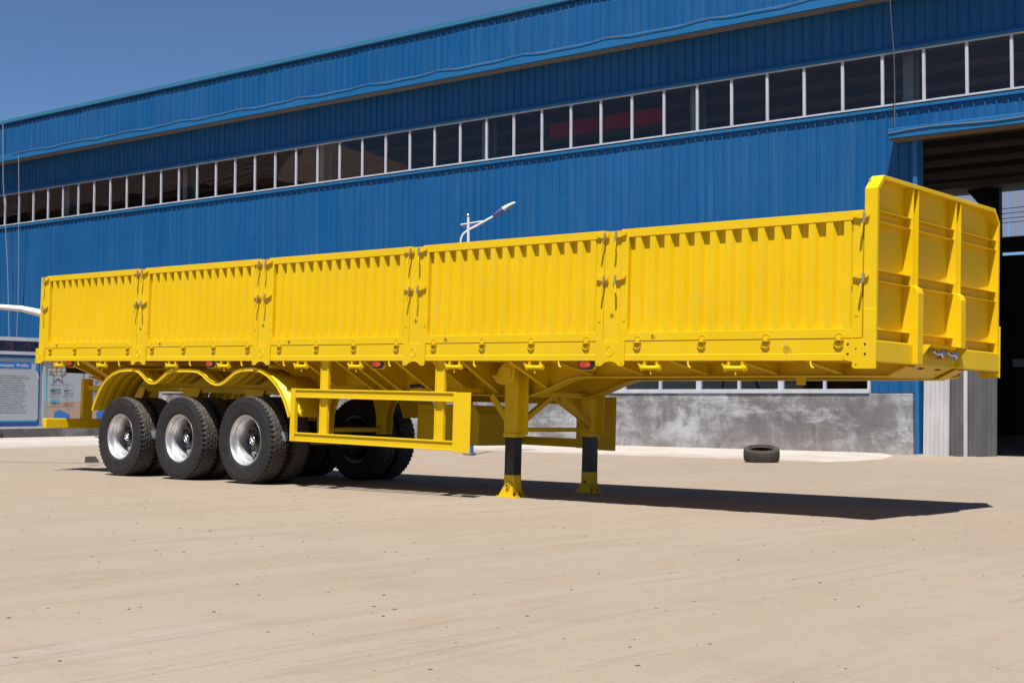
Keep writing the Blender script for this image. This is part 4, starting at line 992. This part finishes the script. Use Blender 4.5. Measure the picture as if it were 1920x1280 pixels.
# landing legs
for y, near in ((.60, True), (1.90, False)):
    xc = 8.865; gz = gz_t(xc, y); hw = .068
    leg = MB().prism([(xc-hw-.03, y-hw), (xc+hw-.03, y-hw), (xc+hw, y-hw+.03), (xc+hw, y+hw), (xc-hw-.03, y+hw)], 'z', .83, 1.60).build('landing_leg', M_yel, T, bevel=.006)
    MB().box(xc-hw-.035, xc+hw+.008, y-hw-.008, y+hw+.008, .815, .860).build('leg_collar', M_yel, leg, bevel=.006)
    MB().box(xc-.083, xc+.052, y-.060, y+.062, gz+.225, .82).build('inner_tube_black', M_black, leg, bevel=.006)
    MB().box(xc-.085, xc+.054, y-.062, y+.064, gz+.05, gz+.235).build('inner_tube', M_yel, leg, bevel=.006)
    ft = MB(); ft.box(xc-.15, xc+.12, y-.110, y+.110, gz-.002, gz+.012)
    for dy in (-.074, .066): ft.prism([(xc-.145, gz+.012), (xc+.054, gz+.012), (xc+.054, gz+.10), (xc+.02, gz+.165), (xc-.035, gz+.165), (xc-.07, gz+.12)], 'y', y+dy, y+dy+.010)
    for dy in (-.03, .05): ft.prism([(xc+.054, gz+.012), (xc+.11, gz+.012), (xc+.054, gz+.10)], 'y', y+dy, y+dy+.008)
    ft.tube([(xc-.012, y-.092, gz+.122), (xc-.012, y+.092, gz+.122)], .024, 12); f_ = ft.build('leg_foot', M_yel, leg)
    MB().lathe([(0, -.001), (.014, -.001), (.014, .002)], (xc-.012, y-.093, gz+.122), 'y', 10).build('foot_pin_hole', M_hole, leg)
    if near: MB().box(xc-.09, xc+.0, y-hw-.004, y-hw, 1.08, 1.25).build('leg_plate', M_yel, leg, bevel=.002)
    mp = MB().box(xc+.066, xc+.13, y+.05, y+.062, .84, 1.60); mp.build('mounting_plate', M_yel, leg)
    hm = MB()
    for z in (1.56, 1.51, 1.46): hm.lathe([(0, 0), (.008, 0), (.008, .004)], (xc+.10, y+.047, z), 'y', 8)
    tag(hm.build('bolt_hole', M_hole, leg), kind='stuff')
    br_ = MB(); br_.bar((8.50, y+.02, 1.255), (xc-.10, y+.02, .955), .012, .075, (1, 0, 1)); br_.build('leg_brace', M_yel, T)
    s = 1 if near else -1
    b2 = MB(); b2.bar((xc, 1.25 - s*.07, 1.245), (xc, y + s*.068, .955), .055, .055, (1, 0, 0)); b2.build('leg_brace', M_yel, T)
    MB().prism([(y+s*.066, .90), (y+s*.066, 1.00), (y+s*.15, 1.02), (y+s*.17, .93), (y+s*.13, .88)], 'x', xc-.03, xc-.022).build('brace_gusset', M_yel, leg)
MB().tube([(8.865, .66, .895), (8.865, 1.84, .895)], .024, 10).build('leg_cross_rod', M_yel, T, smooth=50)
MB().bar((8.865, 1.20, 1.25), (8.885, 1.78, .965), .02, .05, (1, 0, 0)).build('leg_brace', M_yel, T)
MB().box(8.80, 8.93, .70, 1.80, 1.246, 1.30).build('leg_bridge', M_yel, T)
gb = [(8.70, 1.43), (8.80, 1.575), (8.86, 1.60), (8.97, 1.585), (8.995, 1.53), (8.98, 1.42), (8.93, 1.375), (8.80, 1.365), (8.73, 1.39)]
gbo = MB().prism(gb, 'y', .430, .514).build('gearbox', M_yel, T, bevel=.008)
cx_, cz_ = 8.86, 1.48
MB().prism([(cx_+(a-cx_)*.7, cz_+(b-cz_)*.7) for a, b in gb], 'y', .415, .431).build('gearbox_cover', M_yel, gbo, bevel=.008)
MB().tube([(8.76, .45, 1.45), (8.76, .36, 1.45)], .016, 10).build('crank_shaft', M_yel, gbo)
MB().tube([(8.79, .41, 1.52), (8.80, .40, 1.52)], .008, 8).build('gearbox_bolt', M_yel, gbo)
MB().box(8.78, 9.05, .10, .50, 1.60, 1.63).build('leg_bracket', M_yel, T)
# tail: bumper, hangers, tail lamps
bmp = MB().box(.17, .27, .02, 2.48, .632, .768).build('rear_bumper', M_yel, T, bevel=.008)
for y in (.60, 1.74):
    mb = MB(); mb.box(.20, .27, y, y+.16, .768, 1.36); mb.box(.20, .9, y+.07, y+.09, 1.20, 1.262); mb.build('bumper_hanger', M_yel, bmp)
MB().box(.02, .10, .05, 2.45, 1.60, 1.70).build('tail_beam', M_yel, T)
tl = MB().box(.05, .09, .42, 1.02, 1.44, 1.565).build('tail_lamp_board', M_black, T, bevel=.006)
for y in (.50, .66, .82): MB().lathe([(0, -.012), (.045, -.012), (.05, 0)], (.05, y, 1.50), 'x', 14).build('tail_lamp', M_lens, tl)
cg = MB()
for z in (1.40, 1.45, 1.50, 1.55): cg.bar((-.02, .16, z), (-.02, .40, z), .008, .008)
for y in (.16, .24, .32, .40): cg.bar((-.02, y, 1.40), (-.02, y, 1.60), .008, .008, (1, 0, 0))
for y in (.16, .40): cg.bar((-.02, y, 1.41), (.1, y, 1.41), .008, .008)
cg.build('tail_lamp_guard', M_yel, T)
print('objects', len(bpy.data.objects))
